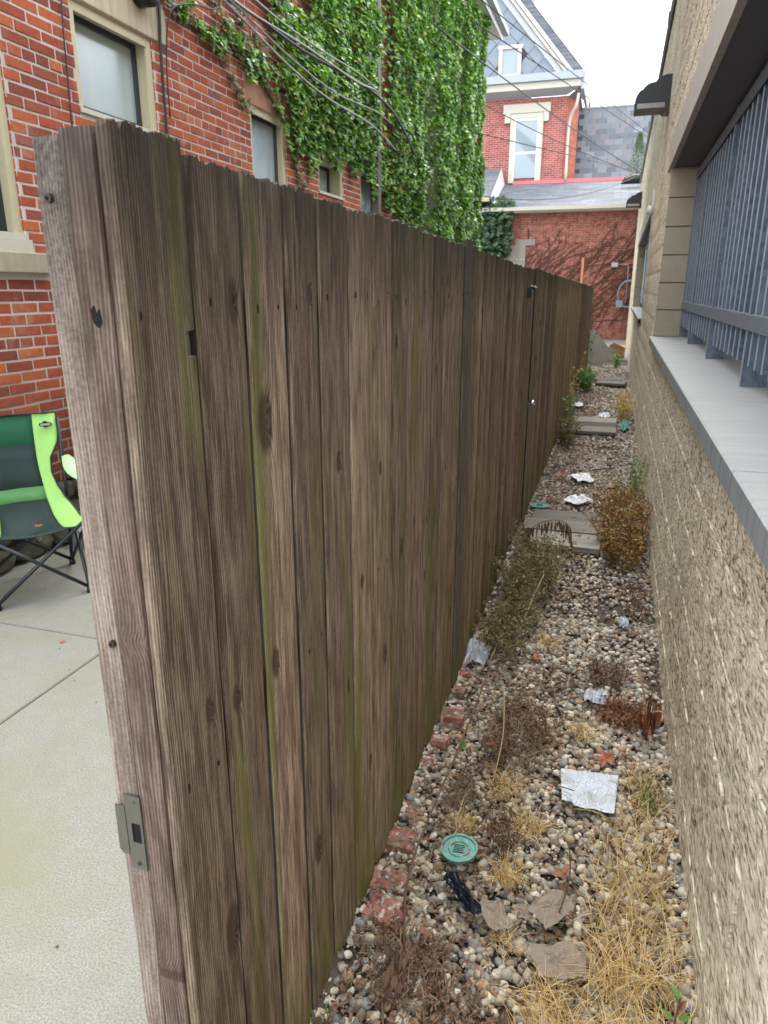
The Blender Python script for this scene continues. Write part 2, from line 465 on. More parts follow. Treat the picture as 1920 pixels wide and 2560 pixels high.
def m_shingle():
    t = NT('asphalt_shingle'); p = t.pos(); x, y, z = t.sep(p)
    v = t.n('ShaderNodeCombineXYZ', {0: x, 1: t.math('MULTIPLY', z, 1.0), 2: 0.0}).outputs[0]
    b = t.n('ShaderNodeTexBrick', {'Vector': v, 'Color1': (.095, .105, .12), 'Color2': (.17, .18, .20), 'Mortar': (.06, .065, .07), 'Scale': 1.0,
            'Mortar Size': .007, 'Brick Width': .5, 'Row Height': .062})
    n = t.noise(t.scale(p, 2, 2, 12), 1, 4); c = t.mix(t.mrange(n, .35, .7), b.outputs[0], t.mix(1, b.outputs[0], (1.25, 1.25, 1.25), 'MULTIPLY'))
    return t.set(Base_Color=c, Roughness=.85)


SHINGLE = m_shingle()


def m_slate():
    t = NT('slate_tile'); r = t.n('ShaderNodeObjectInfo').outputs['Random']; i = t.n('ShaderNodeNewGeometry').outputs['Random Per Island']
    r = t.math('FRACT', t.math('ADD', r, i))
    c = t.ramp(r, [(0, (.10, .12, .15)), (.4, (.17, .18, .20)), (.7, (.22, .235, .26)), (.85, (.19, .175, .18)), (1, (.26, .28, .31))])
    n = t.noise(t.pos(), 6, 4); c = t.mix(n, t.mix(1, c, (.8, .8, .8), 'MULTIPLY'), c)
    return t.set(Base_Color=c, Roughness=.5)


SLATE = m_slate()
HOUSEB = m_far_brick('house_brick', (.36, .10, .08), (.58, .36, .32))
BACKB = m_far_brick('old_wall_brick', (.38, .14, .10), (.45, .28, .22), .6)


# ------------------------------------------------------------------ ground
tag(MB().quad((-60, -20, -.06), (60, -20, -.06), (60, 90, -.06), (-60, 90, -.06)).build('ground', EARTH), kind='structure')


def gz(x, y):
    return .012 * math.sin(x * 7 + y * 3.1) + .010 * mnoise.noise(Vector((x * 3, y * 3, 0))) - .012


g = MB(); nx, ny = 14, 200
for j in range(ny + 1):
    for i in range(nx + 1):
        x = -.60 + 1.0 * i / nx; y = -.6 + 26.4 * j / ny; g.v.append((x, y, gz(x, y) - .012))
for j in range(ny):
    for i in range(nx):
        a = j * (nx + 1) + i; g.f.append((a, a + 1, a + nx + 2, a + nx + 1))
tag(g.build('alley_soil', SOIL, smooth=True), kind='structure')

patio = tag(empty('patio', (-2, 3, 0)), kind='structure')
pr_ = (-2, 3, 0)
for (x0, x1, y0, y1) in [(-3.46, -2.206, -1.0, 2.644), (-2.198, -.60, -1.0, 2.644), (-3.46, -2.206, 2.652, 5.2), (-2.198, -.60, 2.652, 5.2),
                         (-3.46, -2.206, 5.208, 8.5), (-2.198, -.60, 5.208, 8.5), (-3.46, -.60, 8.508, 18.2)]:
    b = .006; vs = [(x0, y0, -.05), (x1, y0, -.05), (x1, y1, -.05), (x0, y1, -.05), (x0, y0, -.006), (x1, y0, -.006), (x1, y1, -.006), (x0, y1, -.006),
                    (x0 + b, y0 + b, 0), (x1 - b, y0 + b, 0), (x1 - b, y1 - b, 0), (x0 + b, y1 - b, 0)]
    vs = [(p[0] - pr_[0], p[1] - pr_[1], p[2]) for p in vs]
    m = MB().add(vs, [(0, 1, 5, 4), (1, 2, 6, 5), (2, 3, 7, 6), (3, 0, 4, 7), (4, 5, 9, 8), (5, 6, 10, 9), (6, 7, 11, 10), (7, 4, 8, 11), (8, 9, 10, 11)])
    m.build('concrete_slab', PATIO, patio)
j = MB().box(-3.46, -.60, -1.0, 18.2, -.055, -.013)
tag(j.build('joint_bed', SOIL), kind='structure')

# gravel: individually shaped stones, uncountable
import bmesh


def ico(sub):
    bm = bmesh.new(); bmesh.ops.create_icosphere(bm, subdivisions=sub, radius=1)
    V = np.array([v.co[:] for v in bm.verts]); F = np.array([[v.index for v in f.verts] for f in bm.faces]); bm.free(); return V, F


def stones(n, y0, y1, smin, smax, sub, x0=-.56, x1=.35, pow_=1.0, rg=rng):
    allV, allF, base = [], [], 0
    V0, F0 = ico(sub)
    for k in range(8):
        nk = n // 8
        ph = rg.uniform(0, 6, 3)
        Vv = V0 * (1 + .16 * np.sin(V0 @ rg.normal(0, 1.6, 3) + ph[0])[:, None] + .10 * np.sin(V0 @ rg.normal(0, 3, 3) + ph[1])[:, None])
        Vv = Vv * np.array([1, .78, .58])
        y = y0 + (y1 - y0) * rg.uniform(0, 1, nk) ** pow_
        x = rg.uniform(x0, x1, nk)
        pn = np.array([mnoise.noise(Vector((a * 5, b * 2.2, 7))) for a, b in zip(x, y)])
        kp = (pn < .34) | (rg.uniform(0, 1, nk) < .35)
        x, y = x[kp], y[kp]; nk = len(x)
        s = rg.uniform(smin, smax, nk) * rg.choice([.75, 1, 1, 1.25], nk)
        z = np.array([gz(a, b) for a, b in zip(x, y)]) + s * rg.uniform(-.25, .5, nk)
        M = rotmats(nk, .45, rg) * s[:, None, None]
        v, f = scatter(Vv, F0, np.stack([x, y, z], 1), M)
        allV.append(v); allF.append(f + base); base += len(v)
    return np.concatenate(allV), np.concatenate(allF)


V, F = stones(10400, .75, 3.6, .0085, .0155, 2)
tag(link('gravel', np_mesh('gravel', V, F, GRAVEL, True)), kind='stuff', label='river gravel of mixed grey, cream and brown pebbles on the path')
V, F = stones(9600, 3.5, 8.0, .011, .016, 1)
tag(link('gravel', np_mesh('gravel', V, F, GRAVEL, True)), kind='stuff', label='river gravel further down the path')
V, F = stones(9600, 7.9, 17.5, .014, .022, 1)
tag(link('gravel', np_mesh('gravel', V, F, GRAVEL, True)), kind='stuff', label='far river gravel at the end of the path')

V, F = stones(8000, .75, 3.2, .0035, .0068, 1)
tag(link('fine_gravel', np_mesh('fine_gravel', V, F, GRAVEL, True)), kind='stuff', label='small grit between the river pebbles')

# ------------------------------------------------------------------ fence
FX = -.54


def ftop(y): return 1.815 - .0078 * (y - .7)


def picket_mesh(w, h, nx, nz, th, seed, notch=None, ragged=.007, cup=.0015):
    rg = random.Random(seed)
    zs = [h * k / nz for k in range(nz + 1)]
    if notch: zs = sorted(set(zs + [notch - .001, notch, notch + .032, notch + .033]))
    vs = []; fs = []
    topo = [rg.uniform(-ragged, ragged) + .005 * mnoise.noise(Vector((seed * 3.1, i * .09, 0))) + (rg.random() < .10) * -.005 for i in range(nx + 1)]
    for side, xx in ((0, 0.0), (1, -th)):
        for zi, z in enumerate(zs):
            for i in range(nx + 1):
                y = w * i / nx
                zz = z + (topo[i] if zi == len(zs) - 1 else 0) + (rg.uniform(-.012, .012) if zi == 0 else 0)
                ed = .0018 * mnoise.noise(Vector((seed + .5, z * 9, 5 + 9 * (i == 0)))) if i in (0, nx) else 0
                if notch and notch <= z <= notch + .032 and y > w - .026: ed = w - .026 - y
                xo = (cup * math.sin(math.pi * i / nx) + .0012 * mnoise.noise(Vector((seed, y * 30, z * 3)))) if side == 0 else 0
                if side == 0 and i in (0, nx): xo -= .004
                vs.append((xx + xo, y + ed, zz))
    N = len(zs) * (nx + 1)
    for zi in range(len(zs) - 1):
        for i in range(nx):
            a = zi * (nx + 1) + i
            fs.append((a, a + 1, a + nx + 2, a + nx + 1))
            fs.append((N + a, N + a + nx + 1, N + a + nx + 2, N + a + 1))
        a = zi * (nx + 1); fs.append((a, a + nx + 1, N + a + nx + 1, N + a))
        a += nx; fs.append((a, N + a, N + a + nx + 1, a + nx + 1))
    t_ = (len(zs) - 1) * (nx + 1)
    for i in range(nx):
        fs.append((t_ + i, t_ + i + 1, N + t_ + i + 1, N + t_ + i)); fs.append((i, N + i, N + i + 1, i + 1))
    return vs, fs


fence = tag(empty('picket_fence', (FX, .73, 0)), 'tall weathered brown board fence running down the left side of the gravel path', 'fence')
gate = tag(empty('wooden_gate', (FX, 3.95, 0)), 'board gate set in the brown fence with a black latch and silver knob', 'gate')
nail_me = MB().prism([(.0028 * math.cos(a) * (1 + .4 * math.cos(3 * a)), .008 * math.sin(a)) for a in [i * math.pi / 5 for i in range(10)]], 0, -.002, .0012).mesh('nail', HOLE)
near = [.73, .886, 1.031, 1.176, 1.322, 1.487, 1.64, 1.79, 1.945, 2.095, 2.245, 2.39, 2.535]
ys = list(near)
ys.append(2.69)
while ys[-1] < 3.9: ys.append(ys[-1] + .144)
ys[-1] = 3.95
ys += [3.95 + .1478 * k for k in range(1, 8)]
ys += [5.0, 5.10]
while ys[-1] < 16.7: ys.append(ys[-1] + .146)
hero = {0: ((.12, .58, .026), (.10, 1.02, .012)), 1: ((.095, 1.61, .016), (.03, .99, .012)), 2: ((.035, 1.42, .026), (.03, .98, .015)), 3: ((.05, .42, .02), (.09, 1.62, .01)),
        4: ((.07, 1.28, .012), (.11, .72, .010)), 5: ((.05, .95, .01), (.1, .4, .014)), 6: ((.08, .66, .017), (.04, 1.2, .01)), 7: ((.09, .92, .015), (.03, 1.5, .01))}
for i in range(len(ys) - 1):
    y0, y1 = ys[i], ys[i + 1]
    if 4.97 < y0 < 4.995: continue
    isg = 3.95 < (y0 + y1) / 2 < 5.03
    par, py0 = (gate, 3.95) if isg else (fence, .73)
    gap = .014 if i < 5 else .012
    w = (y1 - y0) - gap
    h = ftop(y0) + random.uniform(-.004, .004) + (.02 if i in (13,) else 0) - (.012 if isg else 0) - .02 + (.012 if i == 0 else 0)
    nxx, nzz = (44, 22) if i < 5 else (30, 12) if i < 14 else (6, 4)
    vs, fs = picket_mesh(w, h, nxx, nzz, .015, i * 1.7 + .3, notch=(1.545 if i == 0 else None), ragged=.0032 if i < 14 else .003, cup=.0035)
    me = bpy.data.meshes.new('board'); me.from_pydata(vs, [], fs)
    me.materials.append(WOOD_LIGHT if i == 13 or abs(y0 - 5.10) < .01 else WOOD)
    xo = random.choice([-.002, -.001, 0, .001]) if i else 0
    if i == 13: xo = .006
    if abs(y0 - 5.10) < .01: xo = .004
    if abs(y0 - 5.0) < .01: xo = -.008
    if isg: xo -= .006
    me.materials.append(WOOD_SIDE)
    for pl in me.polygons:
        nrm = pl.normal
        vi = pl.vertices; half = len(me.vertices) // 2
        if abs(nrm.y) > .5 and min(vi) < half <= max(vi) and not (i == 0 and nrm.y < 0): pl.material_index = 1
    b = link('board', me, par, (xo, y0 - py0, .02), (0, 0, math.radians(random.uniform(-.9, .3) if i not in (3, 13) else .9)))
    ks = hero.get(i, ((random.uniform(.02, w - .02), random.uniform(.2, 1.7), random.uniform(.006, .014)), (random.uniform(.02, w - .02), random.uniform(.2, 1.7), random.uniform(.004, .012))))
    b['knot_one'] = ks[0]; b['knot_two'] = ks[1]
    if i == 13: b['label'] = 'paler board standing slightly proud of its neighbours'
    if i < 16:
        for zz in ((1.61,) if i % 3 else (1.61, .93)):
            for yy in (.03 + random.uniform(-.006, .006), w - .035 + random.uniform(-.006, .006)):
                if i == 0 and yy > .07 and zz > 1.5: yy -= .012
                nl = link('nail', nail_me, b, (.0018, yy, zz + random.uniform(-.012, .012)))
                nl.scale = (1, random.uniform(.45, .9), random.uniform(.4, 1.1))

# end post pieces, facing the gateway
def rounded_bar(x0, x1, y0, y1, h, seed, r=.006, n=24, top=.004):
    """vertical timber with eased corners and an uneven top; origin at its foot"""
    m = MB(); ring = []
    cs = [(x0 + r, y0 + r, 180), (x1 - r, y0 + r, 270), (x1 - r, y1 - r, 0), (x0 + r, y1 - r, 90)]
    for cx, cy, a0 in cs:
        for k in range(4):
            a = math.radians(a0 + 30 * k); ring.append((cx + r * math.cos(a), cy + r * math.sin(a)))
    # mid points on the long front side so the top edge can be ragged
    k = len(ring)
    zs = [h * i / n for i in range(n + 1)]
    for z in zs:
        for (x, y) in ring:
            q = mnoise.noise(Vector((x * 40 + seed, y * 40, z * 6))) * .0015
            m.v.append((x + q, y + q, z + (top * mnoise.noise(Vector((x * 90, y * 90, seed))) if z == h else 0)))
    for i in range(n):
        for j in range(k):
            m.f.append((i * k + j, i * k + (j + 1) % k, (i + 1) * k + (j + 1) % k, (i + 1) * k + j))
    m.f.append(tuple(range(n * k, n * k + k))); m.f.append(tuple(range(k))[::-1])
    return m


pa = rounded_bar(-.0405, .0, 0, .09, 1.812, 3.3).build('post', WOOD_POST, fence, True, (-.0605, -.002, 0))
pa['knot_one'] = (.02, 1.74, .010); pa['knot_two'] = (.03, .3, .01); pa['label'] = 'pale grey end post with the strike plate'
# the post shows as the outer strip, the stud beside it sits a touch proud
pb = rounded_bar(-.044, .0, -.004, .085, 1.818, 8.1, r=.003, top=.02).build('stud', WOOD_END, fence, True, (-.0165, 0, 0))
pb['knot_one'] = (.0, .62, .006); pb['knot_two'] = (-.01, 1.2, .004)
for z in (.32, .96, 1.60):
    r_ = MB().box(-.056, -.018, .09, 16.0 if z < 0 else 3.1, z - .045, z + .045).build('rail', WOOD_GREY, fence)
    r_['knot_one'] = (0, 0, 0); r_['knot_two'] = (0, 0, 0)
    MB().box(-.056, -.018, 4.4, 15.9, z - .045, z + .045).build('rail', WOOD_GREY, fence)
    MB().box(-.056, -.018, .03, 1.0, z - .045, z + .045).build('rail', WOOD_GREY, gate)
for y in (2.4, 3.12, 4.98, 6.7, 9.1, 11.5, 13.9, 15.9):
    rounded_bar(-.15, -.03 if y == 4.98 else -.06, y - .73, y - .73 + .10, 1.72 if y < 10 else 1.62, y, n=4).build('post', WOOD_GREY, fence)
# strike plate (L shaped tongue and a slot) made of four bars round the slot
sp = MB()
T = -.0075
poly_out = [(-.083, .820), (-.056, .820), (-.056, .951), (-.083, .951), (-.083, .931), (-.099, .931), (-.0995, .852), (-.094, .845), (-.083, .845)]
sp.prism([(-.083, .903), (-.056, .903), (-.056, .951), (-.083, .951), (-.083, .931), (-.083, .903)][:4], 1, T, T + .002)
sp.prism([(-.083, .820), (-.056, .820), (-.056, .869), (-.083, .869)], 1, T, T + .002)
sp.prism([(-.083, .869), (-.0745, .869), (-.0745, .903), (-.083, .903)], 1, T, T + .002)
sp.prism([(-.0595, .869), (-.056, .869), (-.056, .903), (-.0595, .903)], 1, T, T + .002)
sp.prism([(-.0995, .852), (-.094, .845), (-.083, .845), (-.083, .931), (-.099, .931)], 1, T - .001, T + .001)
spo = sp.build('strike_plate', STEEL, fence)
MB().prism([(-.0745, .869), (-.0595, .869), (-.0595, .903), (-.0745, .903)], 1, T + .0022, T + .0032).build('slot', HOLE, spo)
for z, mt in ((.940, STEEL), (.831, RUST)):
    MB().prism([(-.0685 + .0035 * math.cos(a), z + .0035 * math.sin(a)) for a in [k * math.pi / 6 for k in range(12)]], 1, T - .0012, T + .001).build('screw', mt, spo)
for (x, z, r) in ((-.082, 1.748, .0045), (-.071, 1.193, .0045)):
    sc_ = MB().prism([(x + r * math.cos(a), z + r * 1.2 * math.sin(a)) for a in [k * math.pi / 6 for k in range(12)]], 1, -.0075, .002)
    so_ = sc_.build('screw', RUST, pa, loc=(.0605, .002, 0))
    MB().prism([(x - .001 + .002 * math.cos(a), z + .002 * math.sin(a)) for a in [k * math.pi / 4 for k in range(8)]], 1, -.009, -.0073).build('socket', HOLE, so_)
MB().prism([(-.041, 1.612), (-.044, 1.626), (-.039, 1.632), (-.036, 1.622), (-.032, 1.628), (-.030, 1.612), (-.035, 1.607)], 1, -.0055, .0).build('nail_hole', HOLE, fence)
# gate furniture
m = MB().box(.004, .03, .66, .71, 1.60, 1.66).tube([(.02, .685, 1.66), (.035, .685, 1.665), (.04, .70, 1.65)], .006, 8)
lt = m.build('latch', BLACKM, gate)
MB().tube([(.03, .66, 1.665), (.045, .64, 1.668), (.05, .73, 1.66)], .007, 8).build('lever', CHROME, lt)
MB().tube([(0, 1.03, .91), (.02, 1.03, .91), (.024, 1.03, .91), (.05, 1.03, .91), (.056, 1.03, .91)], [.008, .008, .016, .019, .008], 12).build('knob', CHROME, gate, True)
MB().box(0.0, .01, 1.0, 1.03, .88, .93).build('catch', CHROME, gate)

# ------------------------------------------------------------------ right hand building
WX = .33
rb = tag(empty('block_building', (WX, 0, 0)), 'low building of split faced tan concrete blocks along the right side of the path', 'building')
# rough stone-like face meshes, shared
def block_mesh(w, h, nx, nz, seed, amp, name='block'):
    m = MB()
    gy_ = [0, .004] + [w * i / (nx - 2) for i in range(1, nx - 2)] + [w - .004, w]
    gz2 = [0, .004] + [h * i / (nz - 2) for i in range(1, nz - 2)] + [h - .004, h]
    for k in range(nz + 1):
        for i in range(nx + 1):
            y = gy_[i]; z = gz2[k]
            e = i in (0, nx) or k in (0, nz)
            d = amp * (mnoise.fractal(Vector((y * 14 + seed * 7, z * 14, seed)), 1, 2, 3) * .9 + .1)
            m.v.append(((.005 if e else -abs(d) * .9 + .001), y, z))
    for k in range(nz):
        for i in range(nx):
            a = k * (nx + 1) + i; m.f.append((a, a + nx + 1, a + nx + 2, a + 1))
    return m.mesh(name, BLOCK)


courses = [(-.06, .118), (.124, .327), (.333, .537), (.543, .757), (.763, .957), (.963, 1.163)]
ucourses = [(2.905 + .2 * k, 2.905 + .2 * k + .194) for k in range(10)]
op1, op2 = (-.5, 7.27), (11.6, 19.7)
cand = []
def lay(z0, z1, ya, yb, off):
    y = ya - off
    while y < yb:
        a, b = max(y, ya), min(y + .394, yb)
        if b - a > .05: cand.append((a, b, z0, z1))
        y += .40
for k, (a, b) in enumerate(courses): lay(a, b, -.3, 25.8, .2 * (k % 2))
mid = [(1.165 + .2175 * k, 1.165 + .2175 * (k + 1) - .005) for k in range(8)]
for k, (a, b) in enumerate(mid):
    lay(a, b, 7.272, 11.6, .2 * (k % 2)); lay(a, b, 19.7, 25.8, .2 * (k % 2))
for k, (a, b) in enumerate(ucourses): lay(a, b, -.3, 25.8, .2 * (k % 2))
cand = [c for c in cand if not (c[1] < 1.0 and c[2] > 1)]
cand.sort(key=lambda c: math.hypot(c[0], (c[2] - 1.65)) + (3 if c[0] < 1 else 0) + (2 if c[2] > 2.8 and c[0] < 3.5 else 0))
vmesh = {}
stuffV, stuffF = [], []; base = 0
for idx, (a, b, z0, z1) in enumerate(cand):
    w, h = b - a, z1 - z0
    if idx < 300:
        key = (round(w, 3), round(h, 3), idx % 5 if w > .39 else 0)
        if key not in vmesh: vmesh[key] = block_mesh(w, h, 14, 8, len(vmesh) + 1.37, .010)
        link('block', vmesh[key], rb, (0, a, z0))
    else:
        m = block_mesh(w, h, 4, 3, idx * .31, .012) if False else None
        nxx, nzz = 4, 3
        gy, gz_ = np.meshgrid(np.linspace(a, b, nxx + 1), np.linspace(z0, z1, nzz + 1))
        xx = -np.abs(rng.normal(0, .003, gy.shape))
        xx[0] = xx[-1] = .002; xx[:, 0] = xx[:, -1] = .002
        Vv = np.stack([xx.ravel(), gy.ravel(), gz_.ravel()], 1)
        f = [(k * (nxx + 1) + i, (k + 1) * (nxx + 1) + i, (k + 1) * (nxx + 1) + i + 1, k * (nxx + 1) + i + 1) for k in range(nzz) for i in range(nxx)]
        stuffV.append(Vv); stuffF.append(np.array(f) + base); base += len(Vv)
so_ = link('block_field', np_mesh('block_field', np.concatenate(stuffV), np.concatenate(stuffF), BLOCK), rb); so_['kind'] = 'stuff'
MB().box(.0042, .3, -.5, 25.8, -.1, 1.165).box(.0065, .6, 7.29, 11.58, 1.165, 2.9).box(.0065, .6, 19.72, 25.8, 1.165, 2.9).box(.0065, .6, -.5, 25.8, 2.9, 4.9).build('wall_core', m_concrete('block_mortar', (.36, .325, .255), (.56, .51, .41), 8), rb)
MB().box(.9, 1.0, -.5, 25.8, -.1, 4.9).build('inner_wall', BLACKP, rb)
MB().box(.6, 3.2, -.5, 25.8, 4.6, 4.9).build('roof_deck', SOFFIT, rb)
MB().box(-.035, .3, -.5, 25.8, 4.9, 5.0).box(-.04, -.02, -.5, 25.8, 4.82, 5.0).build('coping', m_plain('zinc_coping', (.22, .26, .32), .4, metal=.4), rb)
MB().tube([(-.02, -.5, 4.86), (-.02, 25.8, 4.86)], .03, 8).build('conduit', CABLE, rb)
# smooth jamb blocks of the openings (face the camera)
for (yj, lab) in ((7.272, None), (19.702, None)):
    z = 1.236
    for k in range(8):
        z1 = min(z + .236, 2.65)
        if z1 - z < .03: break
        b = .004
        MB().add([(.0, 0, 0), (.3, 0, 0), (.3, 0, z1 - z - .006), (.0, 0, z1 - z - .006), (.0, -.012, .004), (.3, -.012, .004), (.3, -.012, z1 - z - .01), (.0, -.012, z1 - z - .01)],
                 [(4, 5, 6, 7), (0, 1, 5, 4), (3, 7, 6, 2), (0, 4, 7, 3)]).build('jamb_block', SMOOTHB, rb, loc=(.001, yj, z))
        z = z1
# sills, lintels
def coping_run(y0, y1, joints, z0, z1, xa, xb):
    ysx = [y0] + joints + [y1]
    for a, b in zip(ysx[:-1], ysx[1:]):
        m = MB().add([(xa, a + .002, z0), (xa, b - .002, z0), (xa, b - .002, z1 - .006), (xa, a + .002, z1 - .006)], [(0, 3, 2, 1)])
        m.add([(xa, a + .002, z0), (xa, b - .002, z0), (xb, b - .002, z0), (xb, a + .002, z0)], [(0, 1, 2, 3)])
        s_ = m.build('sill', SILLF, rb)
        MB().add([(xa, a + .002, z1 - .006), (xa, b - .002, z1 - .006), (xa + .006, b - .002, z1), (xa + .006, a + .002, z1), (xb, b - .002, z1), (xb, a + .002, z1)],
                 [(0, 3, 2, 1), (3, 5, 4, 2)]).build('sill_top', SILLM, s_)
coping_run(-.5, 7.262, [1.85, 3.05, 4.25, 5.5, 6.5], 1.168, 1.235, -.035, .57)
coping_run(11.6, 19.69, [13, 15, 17], 1.168, 1.235, -.035, .57)
for y0, y1 in ((-.5, 7.5), (11.4, 19.9)):
    n = 4
    for k in range(n):
        a = y0 + (y1 - y0) * k / n; b = y0 + (y1 - y0) * (k + 1) / n - .004
        MB().add([(-.016, a, 2.652), (-.016, b, 2.652), (-.016, b, 2.898), (-.016, a, 2.898), (.02, a, 2.652), (.02, b, 2.652), (.02, b, 2.898), (.02, a, 2.898)],
                 [(0, 3, 2, 1), (0, 1, 5, 4), (3, 7, 6, 2), (1, 2, 6, 5), (0, 4, 7, 3)]).build('lintel', LINTM, rb)
    MB().box(.021, .6, y0, y1 - .01, 2.655, 2.8).build('soffit', SOFFIT, rb)
# grilles
def grille(y0, y1, posts, x, lab, sp=.16, near_=True):
    gr = tag(empty('window_grille', (x, y0, 1.235)), lab, 'grille', 'galvanised window grilles')
    bar = MB().prism([(.0, -.004), (.004, -.008), (.024, -.008), (.024, .008), (.004, .008), (.0, .004)], 2, 0, 1.318).mesh('bar', GALV)
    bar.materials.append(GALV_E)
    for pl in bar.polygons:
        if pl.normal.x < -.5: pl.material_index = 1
    y = y0 + .05; k = 0
    while y < y1 - .03:
        if not any(abs(y - p) < .04 for p in posts):
            link('bar', bar, gr, (.004, y - y0, .095))
        y += sp; k += 1
    for p in posts:
        MB().box(-.004, .10, p - y0 - .009, p - y0 + .009, .0, 1.415).build('post', GALV, gr)
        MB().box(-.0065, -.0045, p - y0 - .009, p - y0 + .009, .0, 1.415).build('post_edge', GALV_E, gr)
    for z in (.245, 1.315):
        MB().box(-.010, -.0045, 0, y1 - y0, z, z + .062).build('rail', m_plain('rail_zinc', (.22, .25, .29), .45, metal=.3, var=.25, scale=20), gr)
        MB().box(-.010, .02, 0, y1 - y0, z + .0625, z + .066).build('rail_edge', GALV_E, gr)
    return gr
grille(-.4, 7.25, [.75, 2.15, 3.56, 4.97, 6.3, 7.22], .55, 'galvanised steel bar grille over the nearer window ledge with three legs in view')
grille(11.65, 19.66, [11.7, 13.3, 14.9, 16.5, 18.1, 19.6], .50, 'galvanised steel bar grille in the farther opening of the block building', .16)

# wall lamps with stepped side profile
def wall_lamp(y, z, s, lab):
    L = tag(empty('wall_lamp', (WX, y, z)), lab, 'lamp', 'black wall lamps on the block building')
    prof = [(0, -.02), (0, .33)]
    prof += [(-.06, .325), (-.11, .31), (-.145, .285), (-.165, .262)]
    prof += [(-.20, .26), (-.24, .245), (-.27, .22), (-.285, .20)]
    prof += [(-.315, .185), (-.34, .15), (-.355, .11), (-.36, .07), (-.36, 0), (-.08, 0), (-.06, -.02)]
    prof = [(a * s, b * s) for a, b in prof]
    MB().prism(prof, 1, 0, .30 * s).build('housing', BLACKM, L)
    MB().box(-.33 * s, -.05 * s, -.006, -.001, .012 * s, .06 * s).build('lens', m_plain('lamp_lens', (.25, .23, .2), .2, var=.4, scale=9), L)
    return L
wall_lamp(9.15, 3.50, 1.0, 'nearer black wall lamp with a scalloped hood high on the block wall')
wall_lamp(21.0, 3.68, 1.05, 'farther black wall lamp low beside the shingle roof edge')
c_ = tag(empty('sensor', (.33, 11.0, 2.72)), 'small white motion sensor on the pillar above the farther opening', 'sensor')
MB().tube([(-.04, 0, 0), (-.04, 0, -.03), (-.04, 0, -.032), (-.04, 0, -.11)], [.03, .03, .04, .038], 12).build('body', WHITEP, c_, True)
MB().box(-.03, .01, -.012, .012, -.03, .2).build('bracket', WHITEP, c_)

# ------------------------------------------------------------------ left hand brick house
LX = -3.45
lb = tag(empty('brick_house', (LX, 4, 0)), 'red brick house with tan window frames on the left, half covered in ivy', 'building')
LO = (LX, 4, 0)
def L_(x, y, z): return (x - LX, y - 4, z)
# openings (y0,y1,z0,z1)
OPS = [(2.6, 3.78, 1.935, 3.9), (4.40, 5.29, 2.75, 3.40), (6.80, 7.60, 2.35, 3.30), (8.46, 9.28, 2.72, 3.12), (9.93, 10.72, 2.2, 3.18), (12.1, 12.8, 2.2, 2.98)]
LINT = [(4.33, 5.47, 3.40, 3.64), (6.72, 7.85, 3.30, 3.53), (8.35, 9.6, 3.12, 3.33), (9.8, 10.9, 3.18, 3.4)]
SILLR = [(2.4, 3.93, 1.74, 1.86)]
def hit(y0, y1, z0, z1):
    for (a, b, c, d) in OPS + LINT + SILLR:
        if y0 < b - .001 and y1 > a + .001 and z0 < d - .02 and z1 > c + .02: return (a, b)
    return None
CH = .0677
bricks = []
def row_intervals(z0, z1):
    segs = [(2.3, 11.6)]
    for (a, b, c, d) in OPS + LINT + SILLR:
        if z0 < d - .02 and z1 > c + .02:
            ns = []
            for s0, s1 in segs:
                if b <= s0 or a >= s1: ns.append((s0, s1)); continue
                if a > s0: ns.append((s0, a))
                if b < s1: ns.append((b, s1))
            segs = ns
    return segs
for r in range(0, 86):
    z0 = .43 + r * CH; z1 = z0 + CH - .012
    hd = (r % 8 == 5)
    L = .098 if hd else .203
    for s0, s1 in row_intervals(z0, z1):
        y = 2.3 - (.107 if r % 2 and not hd else 0)
        while y < s1:
            a, b = max(y, s0 + .0), min(y + L, s1)
            if b - a > .03: bricks.append((a, b, z0, z1))
            y += L + .012
def vis(b):
    y = (b[0] + b[1]) / 2; z = b[2]
    p = Vector((LX, y, z)) - EYE; d = p.dot(fw); u = 960 + 1800 * p.dot(rt) / d; v = 1280 - 1800 * p.dot(up) / d
    if not (-30 < u < 1930 and -30 < v < 2560): return 99
    if 150 < u: # hidden behind the fence board tops
        lim = 310 + .33 * (u - 240)
        if v > lim + 20 and u > 120 + .12 * (v - 300): return 60
    if z > 3.9 and y > 7: return 30
    return p.length
bricks.sort(key=vis)
bm_ = []
for k in range(8):
    rr = random.Random(k); j_ = lambda s=.0022: rr.uniform(-s, s)
    def one(w, h):
        c = .004
        return None
def brick_mesh(w, h, k):
    rr = random.Random(k * 13 + 1); q = lambda s=.002: rr.uniform(-s, s)
    c = .0035
    vs = [(-.05, 0, 0), (-.05, w, 0), (-.05, w, h), (-.05, 0, h)] + [(.002, q(), q()), (.002, w + q(), q()), (.002, w + q(), h + q()), (.002, q(), h + q())]
    vs += [(.0065 + q(.0015), c + q(.001), c), (.0065 + q(.0015), w - c, c + q(.001)), (.0065 + q(.0015), w - c + q(.001), h - c), (.0065 + q(.0015), c, h - c + q(.001))]
    fs = [(0, 1, 5, 4), (1, 2, 6, 5), (2, 3, 7, 6), (3, 0, 4, 7), (4, 5, 9, 8), (5, 6, 10, 9), (6, 7, 11, 10), (7, 4, 8, 11), (8, 9, 10, 11)]
    return vs, fs
cache = {}
SV, SF = [], []
nb = 0
